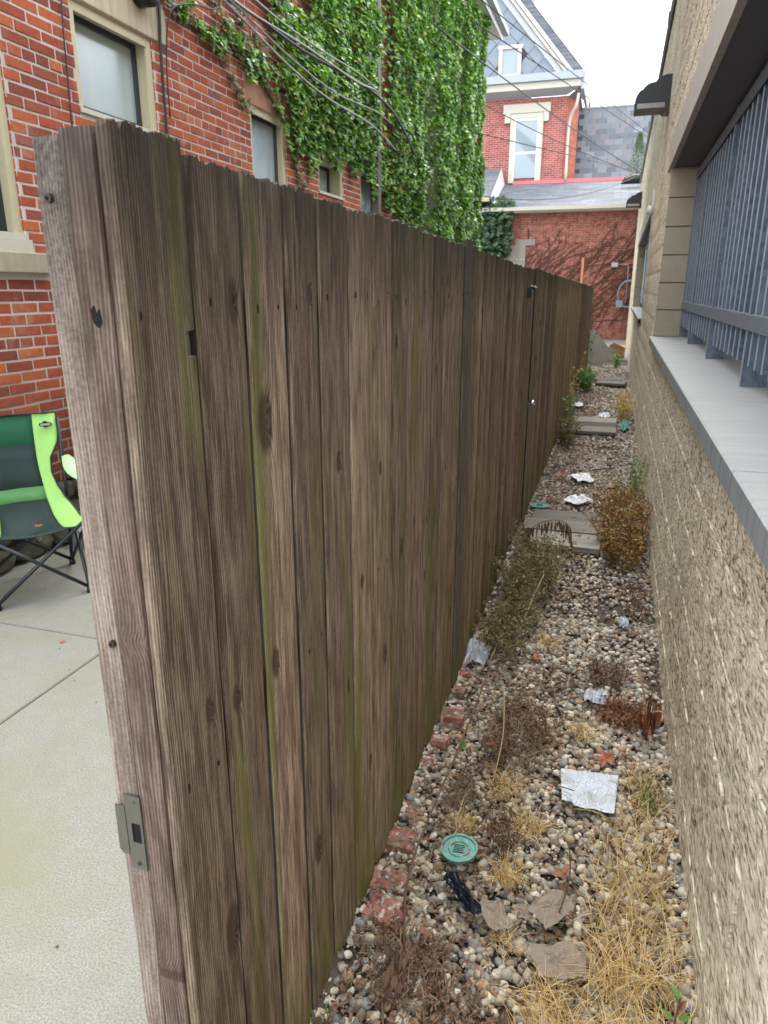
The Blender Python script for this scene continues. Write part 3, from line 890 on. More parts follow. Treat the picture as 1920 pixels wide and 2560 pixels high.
for (a, b, z0, z1) in bricks:
    w = b - a
    if nb < 300:
        key = (round(w, 2), nb % 5)
        if key not in cache:
            vs, fs = brick_mesh(w, z1 - z0, hash(key) % 97); me = bpy.data.meshes.new('brick'); me.from_pydata(vs, [], fs); me.materials.append(BRICK); cache[key] = me
        link('brick', cache[key], lb, L_(LX + random.uniform(-.0015, .0025), a + random.uniform(-.0015, .0015), z0 + random.uniform(-.0015, .0015)))
    else:
        vs, fs = brick_mesh(w, z1 - z0, nb); base = len(SV)
        SV += [L_(LX + p[0], a + p[1], z0 + p[2]) for p in vs]; SF += [tuple(i + base for i in f) for f in fs]
    nb += 1
o_ = MB(); o_.v = SV; o_.f = SF
o_ = o_.build('brickwork', BRICK_I, lb); o_['kind'] = 'stuff'
# mortar backing, cut round the openings (strips)
mm = MB()
cuts = sorted(set([.43, 7.0] + [c for o4 in OPS for c in (o4[2], o4[3])]))
for za, zb in zip(cuts[:-1], cuts[1:]):
    segs = [(2.3, 18.0)]
    for (a, b, c, d) in OPS:
        if c <= za + 1e-6 and d >= zb - 1e-6:
            ns = []
            for s0, s1 in segs:
                if b <= s0 or a >= s1: ns.append((s0, s1)); continue
                if a > s0: ns.append((s0, a))
                if b < s1: ns.append((b, s1))
            segs = ns
    for s0, s1 in segs: mm.box(-.3, .0025, s0 - 4, s1 - 4, za, zb)
mm.box(-4, -.3, 13.8, 14.0, 0, 7.0).box(-4, -.3, -1.7, -1.5, 0, 7.0)
mm.build('mortar', MORTAR, lb)
# brick reveals of window 1 and the leftmost window: header courses turning into the opening
for (yr, z0r, z1r, sgn) in ((3.78, 1.935, 3.9, -1), (4.40, 2.75, 3.4, 1), (5.29, 2.75, 3.4, -1), (6.80, 2.35, 3.3, 1), (7.60, 2.35, 3.3, -1)):
    m = MB(); z = .43 + CH * math.ceil((z0r - .43) / CH)
    while z + CH < z1r + .01:
        m.box(-.098, -.004, (yr - 4) - (.004 if sgn < 0 else -.0), (yr - 4) + (.0 if sgn < 0 else .004), z, z + CH - .012); z += CH
    rvl = m.build('brick_reveal', BRICK_I, lb); rvl['kind'] = 'stuff'
# rubble stone footing
rs = random.Random(4); fy = 2.3
mF = MB().box(-.3, -.02, -1.7, 14, -.05, .43); mF.build('footing_core', SOIL, lb)
st_m = []
V1, F1 = ico(2)
FOOT = m_concrete('footing_stone', (.055, .05, .036), (.12, .11, .085), 18, .2, .4)
for k in range(5):
    Vv = V1 * (1 + .10 * np.sin(V1 @ rng.normal(0, 2.5, 3) + k)[:, None] + .05 * np.sin(V1 @ rng.normal(0, 6, 3))[:, None])
    Vv = np.clip(Vv, -.82, .82); st_m.append(np_mesh('stone', Vv, F1, FOOT))
for rowz, hh in ((.0, .15), (.15, .14), (.29, .14)):
    y = 2.3 + rs.uniform(0, .1)
    while y < 7.5:
        w = rs.uniform(.16, .38)
        s_ = link('stone', rs.choice(st_m), lb, (rs.uniform(-.03, -.005), y + w / 2 - 4, rowz + hh / 2)); s_.scale = (.09, w * .60, hh * .6)
        y += w * .98

def window(y0, y1, z0, z1, mat, depth, name, fw_=.06, sash=.035, below=None, mid_=None):
    w = empty('window', L_(LX - depth, y0, z0)); w.parent = lb
    W, H = y1 - y0, z1 - z0
    # tan casing: jambs, head, sill
    c = MB()
    c.box(0, depth - .03, 0, .03, 0, H).box(0, depth - .03, W - .03, W, 0, H)
    c.box(0, depth - .03, .03, W - .03, H - .03, H)
    c.box(depth - .03, depth - .012, 0, fw_, 0, H).box(depth - .03, depth - .012, W - fw_, W, 0, H).box(depth - .03, depth - .012, fw_, W - fw_, H - fw_, H)
    c.build('frame', TAN, w)
    s = MB().add([(0, .03, .0), (depth + .02, .0, -.0), (depth + .02, W, -.0), (0, W - .03, .0), (0, .03, .05), (depth + .02, .0, .03), (depth + .02, W, .03), (0, W - .03, .05)],
                 [(0, 3, 2, 1), (4, 5, 6, 7), (1, 2, 6, 5), (0, 1, 5, 4), (3, 7, 6, 2)])
    s.build('sill', TAN_L, w)
    a, b, c0, d = .03, W - .03, .05, H - .03
    f = MB(); f.box(.004, .03, a, a + sash, c0, d).box(.004, .03, b - sash, b, c0, d).box(.004, .03, a + sash, b - sash, c0, c0 + sash).box(.004, .03, a + sash, b - sash, d - sash, d)
    if mid_: f.box(.006, .034, a + sash, b - sash, c0 + (d - c0) * mid_, c0 + (d - c0) * mid_ + .03)
    f.build('sash', BLACKP, w)
    MB().box(0, .008, a + .01, b - .01, c0 + .01, d - .01).build('pane', mat, w)
    return w
window(*OPS[0], GLASS_D, .13, 'w')
window(*OPS[1], GLASS_F, .15, 'w')
window(*OPS[2], GLASS, .12, 'w', mid_=.1)
window(*OPS[3], GLASS_F, .2, 'w')
w4 = window(*OPS[4], GLASS, .1, 'w')
window(*OPS[5], GLASS, .1, 'w')
MB().box(.009, .012, .1, .7, .42, .44).box(.009, .012, .1, .7, .36, .365).build('blind_slat', m_plain('pink_paint', (.6, .2, .2), .6), w4)
# leftmost window bars
MB().tube([(0, 3.60 - 4, 1.98), (0, 3.60 - 4, 3.8)], .008).tube([(0, 3.54 - 4, 1.98), (0, 3.54 - 4, 3.8)], .008).tube([(0, 3.48 - 4, 1.98), (0, 3.48 - 4, 3.8)], .008).build('window_bar', BLACKP, lb, loc=(-.08, 0, 0))
def slab(name, y0, y1, z0, z1, mat, proud=.02, dep=.1):
    b = .006
    m = MB().add([(-dep, y0, z0), (-dep, y1, z0), (-dep, y1, z1), (-dep, y0, z1), (proud - b, y0, z0), (proud - b, y1, z0), (proud - b, y1, z1), (proud - b, y0, z1),
                  (proud, y0 + b, z0 + b), (proud, y1 - b, z0 + b), (proud, y1 - b, z1 - b), (proud, y0 + b, z1 - b)],
                 [(0, 1, 5, 4), (1, 2, 6, 5), (2, 3, 7, 6), (3, 0, 4, 7), (4, 5, 9, 8), (5, 6, 10, 9), (6, 7, 11, 10), (7, 4, 8, 11), (8, 9, 10, 11)])
    return m.build(name, mat, lb, loc=(0, -4, 0))
slab('lintel', 4.33, 5.36, 3.402, 3.64, STONE); slab('lintel', 5.375, 5.47, 3.402, 3.64, STONE)
slab('lintel', 6.72, 7.85, 3.302, 3.53, STONE_RED, .012); slab('lintel', 8.35, 9.6, 3.122, 3.33, STONE, .012); slab('lintel', 9.8, 10.9, 3.182, 3.4, STONE, .012)
slab('sill_stone', 2.4, 3.93, 1.742, 1.86, STONE_SILL, .06, .12); 
MB().box(-.13, .03, 2.45 - 4, 3.80 - 4, 1.861, 1.934).build('sill_board', TAN_L, lb)
# eave, gutter, downspouts
MB().box(-.3, .42, -1.7, 14.55, 7.02, 7.06).box(.42, .44, -1.7, 14.55, 6.98, 7.2).build('eave', WHITEP, lb)
MB().box(.445, .56, -1.7, 14.6, 7.08, 7.2).build('gutter', m_plain('gutter_grey', (.3, .32, .34), .5), lb)
MB().add([(.56, -1.7, 7.2), (.56, 14.6, 7.2), (-3.5, 14.6, 10.5), (-3.5, -1.7, 10.5)], [(0, 1, 2, 3)]).build('roof', SHINGLE, lb)
MB().box(.02, .12, 10.36 - 4, 10.5 - 4, 2.2, 6.98).build('downspout', m_plain('downspout_brown', (.10, .085, .07), .6), lb)
MB().box(.02, .10, 13.0 - 4, 13.12 - 4, 0, 3.6).build('downspout', TAN, lb)

# things on that wall
def wire(name, pts, r, mat, lab, cat='cable', group=None, sag=0):
    if len(pts) == 2 and sag:
        a, b = Vector(pts[0]), Vector(pts[1]); pts = [a.lerp(b, t / 14) - Vector((0, 0, sag * 4 * (t / 14) * (1 - t / 14))) for t in range(15)]
    o4 = MB().tube(pts, r, 6).build(name, mat, None, True)
    return tag(o4, lab, cat, group)
def smooth_path(pts, n=5):
    P = [Vector(p) for p in pts]; out = []
    for i in range(len(P) - 1):
        p0, p1, p2, p3 = P[max(i - 1, 0)], P[i], P[i + 1], P[min(i + 2, len(P) - 1)]
        for k in range(n):
            t = k / n
            out.append(.5 * ((2 * p1) + (-p0 + p2) * t + (2 * p0 - 5 * p1 + 4 * p2 - p3) * t * t + (-p0 + 3 * p1 - 3 * p2 + p3) * t ** 3))
    out.append(P[-1]); return out
wire('cable', [(-3.42, 4.34, 3.7), (-3.43, 4.31, 3.2), (-3.43, 4.27, 2.2), (-3.43, 4.27, 1.9)], .005, CABLE, 'thin black cable running straight down the brick left of the frosted window')
wire('cable', smooth_path([(-3.42, 5.38, 3.9), (-3.41, 5.36, 3.55), (-3.415, 5.35, 3.37), (-3.42, 5.35, 2.8), (-3.42, 5.36, 2.0)]), .011, CABLE, 'thick black cable down the brick right of the frosted window')
wire('cable', smooth_path([(-3.40, 5.38, 2.9), (-3.39, 5.38, 3.3), (-3.37, 5.45, 3.62), (-3.35, 5.72, 3.75), (-3.33, 6.0, 3.80), (-3.32, 6.12, 3.88), (-3.32, 6.08, 4.1)]), .006, CABLE, 'thin black cable looping out over the brick beside the tendril of ivy')
dl = tag(empty('dome_light', (-3.42, 5.13, 3.66)), 'round black light at the top edge above the frosted window', 'light')
MB().tube([(0, 0, 0), (.1, 0, 0), (.12, 0, 0)], [.11, .11, .08], 16).build('body', BLACKM, dl, True)
ub = tag(empty('utility_box', (-3.4, 3.40, .62)), 'grey electrical box on the brick behind the folding chair', 'box')
MB().box(-.04, .07, -.12, .12, 0, .17).build('body', m_plain('grey_box', (.28, .31, .33), .5), ub)
MB().tube([(0, .02, 0), (0, .03, -.25), (.01, .08, -.5)], .012).build('conduit', CABLE_G, ub)
pp = tag(empty('grey_pipe', (-3.38, 3.99, 0)), 'grey pipe standing against the brick beside the end post', 'pipe')
MB().box(-.04, .04, -.04, .04, .40, .95).build('casing', m_plain('grey_pipe', (.26, .28, .31), .5), pp)
MB().box(-.05, .05, -.02, .06, .50, .58).build('outlet', WHITEP, pp)
sl = tag(MB().box(-3.36, -3.1, 3.72, 4.2, 0, .11).build('stone_block', m_concrete('grey_block', (.2, .2, .2), (.3, .3, .3))), 'grey stone block on the patio at the foot of the brick house', 'block')

# ------------------------------------------------------------------ ivy
IVB = [(5.9, 3.66), (6.2, 3.68), (6.95, 3.60), (7.33, 3.38), (7.7, 3.02), (8.0, 2.98), (8.5, 3.12), (9.2, 3.14), (9.84, 3.2), (10.2, 3.05), (11.1, 2.85), (11.85, 2.62), (12.4, 2.3), (13.2, 1.2), (18.2, 1.0)]
def ivy_low(y): return np.interp(y, [p[0] for p in IVB], [p[1] for p in IVB])
def ivy_depth(y, z):
    """outward depth of the growth, in hanging columns"""
    c = np.interp(y, [6, 8, 10, 10.3, 10.6, 10.9, 12.1, 12.5, 12.8, 13.1, 14.1, 14.5, 14.8, 15.1, 15.9, 16.2, 16.5, 16.8, 17.4, 17.6],
                  [.04, .12, .22, .03, .03, .16, .36, .03, .03, .36, .40, .03, .03, .36, .36, .03, .03, .26, .26, .1])
    return c
leafv = np.array([(0, 0, 0), (.0, -.42, -.28), (.06, -.5, -.55), (.0, -.18, -.62), (.02, 0, -1.05), (.0, .18, -.62), (.06, .5, -.55), (0, .42, -.28), (.07, 0, -.45)], float)
leaff = np.array([(0, 1, 8), (1, 2, 8), (2, 3, 8), (3, 4, 8), (4, 5, 8), (5, 6, 8), (6, 7, 8), (7, 0, 8)])
def leaf_transforms(n, pos, smin, smax, tilt_up, spread, rg):
    # leaf: tip along -z, normal +x ; rotate about y by tilt, about z by yaw, about x by roll
    ty = -rg.normal(tilt_up, spread, n); yz = rg.normal(0, .6, n); rx = rg.normal(0, .45, n)
    s = rg.uniform(smin, smax, n)
    cy, sy = np.cos(ty), np.sin(ty); cz, sz = np.cos(yz), np.sin(yz); cx, sx = np.cos(rx), np.sin(rx)
    Ry = np.zeros((n, 3, 3)); Ry[:, 0, 0] = cy; Ry[:, 0, 2] = sy; Ry[:, 1, 1] = 1; Ry[:, 2, 0] = -sy; Ry[:, 2, 2] = cy
    Rz = np.zeros((n, 3, 3)); Rz[:, 0, 0] = cz; Rz[:, 0, 1] = -sz; Rz[:, 1, 0] = sz; Rz[:, 1, 1] = cz; Rz[:, 2, 2] = 1
    Rx = np.zeros((n, 3, 3)); Rx[:, 0, 0] = 1; Rx[:, 1, 1] = cx; Rx[:, 1, 2] = -sx; Rx[:, 2, 1] = sx; Rx[:, 2, 2] = cx
    return Rz @ Ry @ Rx * s[:, None, None]
ivy = tag(empty('ivy', (LX, 6, 3)), 'dense green ivy hanging in columns over the far half of the brick house', 'climbing plant')
rg = np.random.default_rng(5)
N = 90000
y = 5.6 + 12.0 * rg.uniform(0, 1, N); z = rg.uniform(1.3, 7.3, N)
low = ivy_low(y) + .10 * np.sin(y * 9) + .06 * np.sin(y * 23)
keep = z > low
# only what can be seen above the fence or near it
keep &= (z - 1.65) < (y * .375 + 1.1)
# sparse, strand-like at the near end
nse = np.array([mnoise.noise(Vector((a * 2.2, b * 1.6 + a * 1.2, 3))) for a, b in zip(y, z)])
keep &= (nse > np.interp(y, [5.6, 6.5, 7.2, 8.2, 9.5], [.45, .10, -.12, -.35, -1])) | (np.abs(z - low - .04) < .06)
keep &= ~((np.abs(y - 10.42) < .13) & (z > 3.85)) & ~((np.abs(y - 10.72) < .18) & (z > 3.6) & (z < 5.4) & (rg.uniform(0, 1, N) < .8))
keep &= ~((np.abs(y - 13.05) < .1) & (z < 3.2) & (rg.uniform(0, 1, N) < .6))
y, z = y[keep], z[keep]; n = len(y)
dep = ivy_depth(y, z) * np.clip((z - ivy_low(y)) / .5, .15, 1) + .03
clump = np.array([mnoise.noise(Vector((a * 3, b * 2.2, 9))) for a, b in zip(y, z)])
dep = dep * (.8 + .6 * clump)
x = LX + .03 + np.clip(dep, .02, .8) * (1 - .35 * rg.uniform(0, 1, n) ** 2)
T3 = leaf_transforms(n, None, .05, .095, .6, .4, rg)
P3 = np.stack([x, y, z], 1)
order = np.argsort(y + np.abs(z - 3.6) * .3)
first, rest = order[:300], order[300:]
V, F = scatter(leafv, leaff, P3[rest] - np.array([LX, 6, 3]), T3[rest])
f_ = link('foliage', np_mesh('foliage', V, F, IVY, False), ivy); f_['kind'] = 'stuff'
lm = np_mesh('leaf', leafv, leaff, IVY)
for i in first:
    o4 = link('leaf', lm, ivy); M4 = Matrix(T3[i].tolist()).to_4x4(); M4.translation = Vector((P3[i] - np.array([LX, 6, 3])).tolist()); o4.matrix_local = M4
# inner dark mass of older growth and stems
m = MB()
for k in range(26):
    yy = rg.uniform(7.5, 18); zz = max(ivy_low(yy), 1.2); pts = []
    for q in range(9):
        pts.append((.03 + .03 * rg.uniform(), yy - 6 + .10 * math.sin(q * 1.3 + k), zz - 3 + q * .55)); yy += rg.normal(0, .05)
    m.tube(pts, .008, 4)
pts = [(5.2, 3.80), (5.6, 3.70), (6.0, 3.66), (6.4, 3.72), (6.9, 3.62), (7.4, 3.35)]
m.tube([(.02, a - 6, b - 3) for a, b in pts], .01, 4)
m.tube([(.02, a - 6, b - 3) for a, b in [(7.6, 3.3), (7.7, 3.0), (7.85, 2.8), (8.1, 2.6), (8.3, 2.55)]], .008, 4)
m.build('stem', SEED, ivy)
# tendrils with olive leaves
tp_ = []
for pl in ([(5.2, 3.80), (5.6, 3.70), (6.0, 3.66), (6.4, 3.70), (6.9, 3.62), (7.4, 3.35)], [(5.9, 4.3), (6.1, 4.0), (6.3, 3.85), (6.5, 3.7)], [(7.6, 3.3), (7.7, 3.0), (7.85, 2.8), (8.1, 2.6), (8.35, 2.52)],
           [(6.4, 4.1), (6.7, 3.9), (7.0, 3.85), (7.3, 3.7)], [(6.2, 3.7), (6.35, 3.5), (6.6, 3.3), (6.75, 3.22)]):
    for (a, b), (c, d) in zip(pl[:-1], pl[1:]):
        k = int(160 * math.hypot(c - a, d - b)); t = rg.uniform(0, 1, k)
        tp_.append(np.stack([LX + .02 + rg.uniform(0, .05, k), a + (c - a) * t + rg.normal(0, .03, k), b + (d - b) * t + rg.normal(0, .035, k)], 1))
tp_ = np.concatenate(tp_)
V, F = scatter(leafv, leaff, tp_ - np.array([LX, 6, 3]), leaf_transforms(len(tp_), None, .03, .055, .5, .4, rg))
t_ = link('tendril', np_mesh('tendril', V, F, IVY_OLD), ivy); t_['kind'] = 'stuff'

# second creeper at the low back wall
iv2 = tag(empty('creeper', (-5.0, 25.8, 2)), 'dark green creeper filling the corner under the low roof eave', 'climbing plant')
n = 5200
xx = rg.uniform(-7.2, -3.6, n); zz = rg.uniform(.8, 4.6, n); k = zz > 2.0 + (xx + 4.3) * 1.6 + rg.normal(0, .12, n)
xx, zz = xx[k], zz[k]; yy = 25.9 - rg.uniform(.03, .35, len(xx))
T3 = leaf_transforms(len(xx), None, .12, .2, .5, .35, rg)
Rz = np.array([[0, 1, 0], [-1, 0, 0], [0, 0, 1.0]])
V, F = scatter(leafv, leaff, np.stack([xx, yy, zz], 1) - np.array([-5.0, 25.8, 2]), np.einsum('ij,njk->nik', Rz, T3))
q_ = link('foliage', np_mesh('foliage', V, F, m_leaf('creeper_leaf', [(0, (.015, .045, .02)), (1, (.05, .11, .04))], .4, .15)), iv2); q_['kind'] = 'stuff'

# ------------------------------------------------------------------ wires
wire('power_cable', [(-3.2, 12.7, 5.65), (.38, 25.7, 5.06)], .012, CABLE, 'thickest cable crossing from the ivy to the block building', group=None, sag=.1)
wire('power_cable', [(-3.0, 15.0, 6.75), (.5, 29.8, 6.9)], .010, CABLE, 'highest thin cable crossing in front of the gable')
wire('power_cable', [(-3.2, 14.8, 6.42), (.5, 29.7, 6.75)], .011, CABLE, 'cable crossing the gable window corner')
wire('power_cable', [(-3.2, 17.3, 5.48), (.45, 25.9, 5.02)], .010, CABLE, 'cable crossing above the brick house window', sag=.1)
wire('power_cable', [(-3.2, 15.1, 4.59), (.38, 27.9, 5.39)], .010, CABLE, 'cable crossing the middle of the brick house window')
wire('power_cable', [(-3.2, 17.9, 3.70), (.38, 27.9, 5.39)], .008, CABLE, 'thin sagging cable over the low shingle roof', sag=.35)
G_ = 'service cables along the ivy'
BX = -3.0
wire('service_cable', smooth_path([(BX, 5.2, 3.70), (BX, 5.73, 3.75), (BX, 7.02, 3.76), (BX, 8.54, 3.86), (BX, 9.3, 3.88), (BX, 10.15, 3.80), (BX - .1, 11.48, 3.55)]), .015, CABLE, 'thick black twisted cable bundle in front of the ivy', group=G_)
wire('service_cable', smooth_path([(BX, 5.0, 4.0), (BX, 6.12, 3.87), (BX, 7.4, 3.88), (BX, 8.54, 3.95), (BX, 9.2, 3.93), (BX - .2, 9.9, 3.9)]), .008, CABLE_G, 'upper grey service cable above the black bundle', group=G_)
wire('service_cable', smooth_path([(BX, 5.0, 3.70), (BX, 5.59, 3.70), (BX, 6.7, 3.56), (BX, 7.69, 3.50), (BX, 9.1, 3.52), (BX - .15, 10.6, 3.50)]), .009, CABLE_G, 'lowest thin grey service cable under the black bundle', group=G_)
wire('service_cable', smooth_path([(BX, 5.0, 3.73), (BX, 5.70, 3.73), (BX, 6.8, 3.63), (BX, 7.9, 3.60), (BX, 9.3, 3.70), (BX - .1, 10.2, 3.75)]), .007, CABLE_G, 'thin grey service cable just below the black bundle', group=G_)
wire('service_cable', smooth_path([(BX + .02, 5.2, 3.76), (BX + .03, 5.9, 3.73), (BX + .03, 7.0, 3.79), (BX + .02, 8.5, 3.84), (BX, 9.3, 3.92), (BX - .1, 9.9, 3.86)]), .009, CABLE_G, 'grey cable wound round the black bundle', group=G_)

# ------------------------------------------------------------------ back of the yard
bw = tag(empty('low_brick_building', (0, 26, 0)), 'low red brick building with a grey shingle roof closing the end of the path', 'building')
MB().box(-12, 1.6, 0, .3, -.1, 4.3).build('wall', BACKB, bw)
MB().add([(-12, -.35, 4.22), (1.6, -.35, 4.22), (1.6, 4.0, 5.46), (-12, 4.0, 5.46)], [(0, 1, 2, 3)]).build('roof', SHINGLE, bw)
MB().box(-4.6, 1.6, -.47, -.34, 4.10, 4.21).box(-4.6, 1.6, -.34, .0, 4.05, 4.10).build('gutter', TAN_L, bw)
MB().box(-4.25, 1.6, 3.9, 4.0, 5.44, 5.56).build('flashing', m_plain('pink_flashing', (.62, .16, .17), .6), bw)
MB().add([(-12, -.5, 4.54), (-4.35, -.5, 4.54), (-4.72, 3.9, 6.02), (-12, 3.9, 6.02)], [(0, 1, 2, 3)]).build('porch_roof', SHINGLE, bw)
MB().add([(-4.33, -.5, 4.56), (-4.70, 3.9, 6.04), (-4.55, 3.9, 5.46), (-4.28, -.3, 4.25)], [(0, 3, 2, 1)]).build('rake_board', WHITEP, bw)
MB().box(-12, -4.36, -.62, -.5, 4.40, 4.52).build('porch_gutter', TAN, bw)
MB().box(-12, -5.3, 3.85, 3.95, 6.0, 6.14).build('porch_flashing', m_plain('pink_flashing_b', (.62, .16, .17), .6), bw)
MB().box(-3.95, -3.15, -.05, .0, 2.0, 3.05).box(-3.5, -2.85, -.04, .0, 3.05, 3.25).build('blocked_window', m_concrete('old_stone', (.26, .24, .20), (.40, .38, .33), 6, .4), bw)
for k, xk in enumerate((-3.85, -3.45, -3.33, -3.22)):
    MB().tube([(xk, -.07, 2.62), (xk + .03, -.07, 2.58), (xk + .06, -.07, 2.62)], .012, 6).build('hook', WHITEP, bw)
vt = tag(empty('roof_vent', (.05, 27.2, 4.78)), 'dark rounded roof vent at the right end of the shingle roof', 'vent')
MB().tube([(-.35, 1.2, .35), (-.2, 1.2, .45), (.1, 1.2, .5), (.5, 1.2, .5)], [.02, .12, .16, .16], 8).build('hood', BLACKM, vt)
# dead vine stems over that wall
m = MB(); rr = random.Random(3)
for k in range(150):
    x = rr.uniform(-4.5, .6); z = rr.uniform(0, 2.4); a = rr.uniform(.5, 1.2) * rr.choice((1, 1, -1)); pts = []
    for q in range(8):
        pts.append((x, -.02, z)); x += .22 * math.cos(a); z += .22 * abs(math.sin(a)) ; a += rr.uniform(-.35, .35)
        if z > 4.0 or x > 1.3: break
    if len(pts) > 2: m.tube(pts, rr.uniform(.006, .016), 4)
dv = tag(m.build('dead_vine', m_plain('dead_vine_bark', (.10, .045, .035), .9), None, loc=(0, 26, 0)), 'bare brown vine stems spreading over the low red brick wall', 'vine')
pole = tag(MB().box(-1.24, -1.17, 24.9, 24.97, 0, 2.6).build('wooden_pole', m_plain('salmon_paint', (.62, .24, .13), .6)), 'upright orange painted pole before the red brick wall', 'pole')
jb = tag(empty('junction_box', (-.24, 25.93, 2.42)), 'small grey junction box with a conduit arm on the red brick wall', 'box')
MB().box(-.1, .1, -.08, 0, -.08, .06).build('body', m_plain('box_grey', (.4, .42, .45), .4), jb)
MB().tube(smooth_path([(.1, -.04, 0), (.3, -.04, 0), (.42, -.04, -.06), (.44, -.04, -.4), (.44, -.04, -1.2)]), .018, 6).build('conduit', CABLE_G, jb)
hs = tag(empty('hose', (.27, 25.8, 1.5)), 'coiled grey hose hanging on the red brick wall beside the block building', 'hose')
MB().tube([(.33 * math.cos(t * .5), -.03 * (t % 4), .42 * math.sin(t * .5)) for t in range(44)], .03, 6).build('coil', m_plain('hose_grey', (.22, .24, .27), .5), hs, True)
MB().box(-.36, -.16, -.1, .02, -.42, -.2).build('reel', m_plain('box_grey2', (.25, .28, .32), .5), hs)

# brick house behind
hb = tag(empty('gabled_brick_house', (-4, 30, 0)), 'tall red brick house with a slate gable behind the low roof', 'building')
def H_(x, y, z): return (x + 4, y - 30, z)
MB().add([H_(-12, 30, 0), H_(-2.45, 30, 0), H_(-2.45, 30, 8.35), H_(-12, 30, 8.35), H_(-2.1, 30.9, 0), H_(-2.1, 30.9, 8.35)], [(0, 1, 2, 3), (1, 4, 5, 2)]).build('wall', HOUSEB, hb)
MB().add([H_(-2.44, 29.99, 0), H_(-2.06, 30.9, 0), H_(-2.06, 30.9, 8.3), H_(-2.44, 29.99, 8.3)], [(0, 1, 2, 3)]).build('side_wall', m_far_brick('side_brick', (.42, .13, .08), (.5, .25, .18)), hb)
c = MB()
c.add([H_(-12, 29.99, 8.36), H_(-2.46, 29.99, 8.36), H_(-1.95, 29.5, 8.50), H_(-12, 29.5, 8.50)], [(0, 1, 2, 3)])
c.build('soffit', m_plain('soffit_grey', (.40, .40, .42), .7), hb)
MB().box(-8, 2.05, -.6, -.5, 8.5, 8.72).build('cornice', TAN_L, hb)
MB().box(-8, 2.12, -.72, -.60, 8.73, 8.97).box(2.06, 2.16, -.6, 3, 8.4, 8.97).build('gutter', m_plain('gutter_grey2', (.34, .37, .40), .5), hb)
MB().box(-8, 2.1, -.6, .4, 8.9, 8.95).build('eave_top', SHINGLE, hb)
MB().add([H_(-2.46, 30.0, 8.3), H_(-1.98, 29.5, 8.5), H_(-1.98, 32.5, 8.2), H_(-2.1, 32.5, 7.7)], [(0, 1, 2, 3)]).build('side_soffit', m_plain('soffit_dark', (.2, .19, .22), .7), hb)
MB().tube(smooth_path([H_(-2.02, 29.55, 8.3), H_(-2.08, 29.6, 7.9), H_(-2.3, 29.9, 7.4), H_(-2.3, 29.9, 5.5)]), .05, 8).build('downspout', TAN_L, hb, True)
# window of the house
w = empty('window', H_(-4.30, 29.97, 5.5)); w.parent = hb
MB().box(-.14, 0, -.06, 0, 0, 2.35).box(.92, 1.06, -.06, 0, 0, 2.35).box(0, .92, -.06, 0, 2.2, 2.35).build('frame', TAN_L, w)
MB().box(0, .07, -.04, 0, 0, 2.2).box(.85, .92, -.04, 0, 0, 2.2).box(.07, .85, -.04, 0, 2.1, 2.2).box(.07, .85, -.04, 0, .98, 1.06).box(.07, .85, -.04, 0, 0, .06).build('sash', WHITEP, w)
MB().box(.07, .85, -.02, 0, 1.06, 2.1).box(.07, .85, -.03, -.01, .16, .98).build('pane', GLASS_L, w)
MB().box(-.42, 1.3, -.09, 0, 2.36, 2.66).box(-.36, -.15, -.08, 0, 2.05, 2.36).box(1.07, 1.25, -.08, 0, 2.05, 2.36).build('hood', TAN_L, w)
# gable: backing, diamond slates, attic window, rakes, roof
gb = MB().add([H_(-12, 29.75, 8.9), H_(-2.75, 29.75, 8.9), H_(-7.2, 29.75, 14.1), H_(-12, 29.75, 14.1)], [(0, 1, 2, 3)]).build('gable', m_plain('gable_backing', (.05, .055, .065), .8), hb)
SLATE_G = m_plain('gable_slate', (.20, .235, .28), .5, var=.25, scale=2.2)
dm = MB().add([(0, -.012, -.368), (.368, -.018, 0), (0, -.004, .368), (-.368, -.018, 0)], [(0, 1, 2, 3)]).mesh('slate_tile', SLATE_G)
for r_i in range(18):
    for c_i in range(26):
        xx = -9.6 + c_i * .38 * 1 + (0); zz = 8.95 + r_i * .38
        if (r_i + c_i) % 2: continue
        lim = -2.85 - (zz - 8.9) / 1.17
        if xx > lim + .15 or xx < -8.2 or zz > 13.5: continue
        if -4.95 < xx < -4.1 and 9.0 < zz < 9.95: continue
        link('slate_tile', dm, hb, H_(xx, 29.74 - .01 * ((r_i + c_i) % 3), zz))
w = empty('window', H_(-4.92, 29.72, 9.0)); w.parent = hb
MB().box(-.02, .12, -.08, 0, 0, .9).box(.66, .8, -.08, 0, 0, .9).box(-.06, .84, -.09, 0, .9, 1.02).box(.12, .66, -.08, 0, 0, .1).build('frame', TAN_L, w)
MB().box(.12, .66, -.03, 0, .1, .9).build('pane', GLASS_L, w)
def rake(off, wd, yy, mat, nm, th=.12):
    # board running down the gable slope (slope 1.17) ending at x=-2.75+off, z=8.95
    sx, sz = -1, 1.17; L = math.hypot(sx, sz); nxx, nzz = 1.17 / L, 1 / L
    a = Vector((-2.75 + off, 8.95)); b = a + Vector((sx, sz)) * 5.2
    n2 = Vector((nxx, nzz)) * wd
    pts = [a, a + Vector((wd / 1.17 * L * 1.0, 0)), b + n2, b]
    MB().prism([(p.x + 4, p.y) for p in pts], 1, yy - 30, yy + th - 30).build(nm, mat, hb)
rake(-.02, .18, 29.66, m_plain('rake_grey', (.42, .44, .46), .6), 'rake_board')
rake(.24, .10, 29.58, TAN_L, 'rake_board'); rake(.40, .12, 29.52, m_plain('rake_pale', (.55, .58, .6), .6), 'rake_board'); rake(.58, .22, 29.56, SHINGLE, 'roof_edge')
MB().add([H_(-2.3 + .45, 29.6, 8.98), H_(-7.3, 29.6, 15.3), H_(-7.3, 36, 15.3), H_(-2.3 + .45, 36, 8.98)], [(0, 3, 2, 1)]).build('roof', SHINGLE, hb)
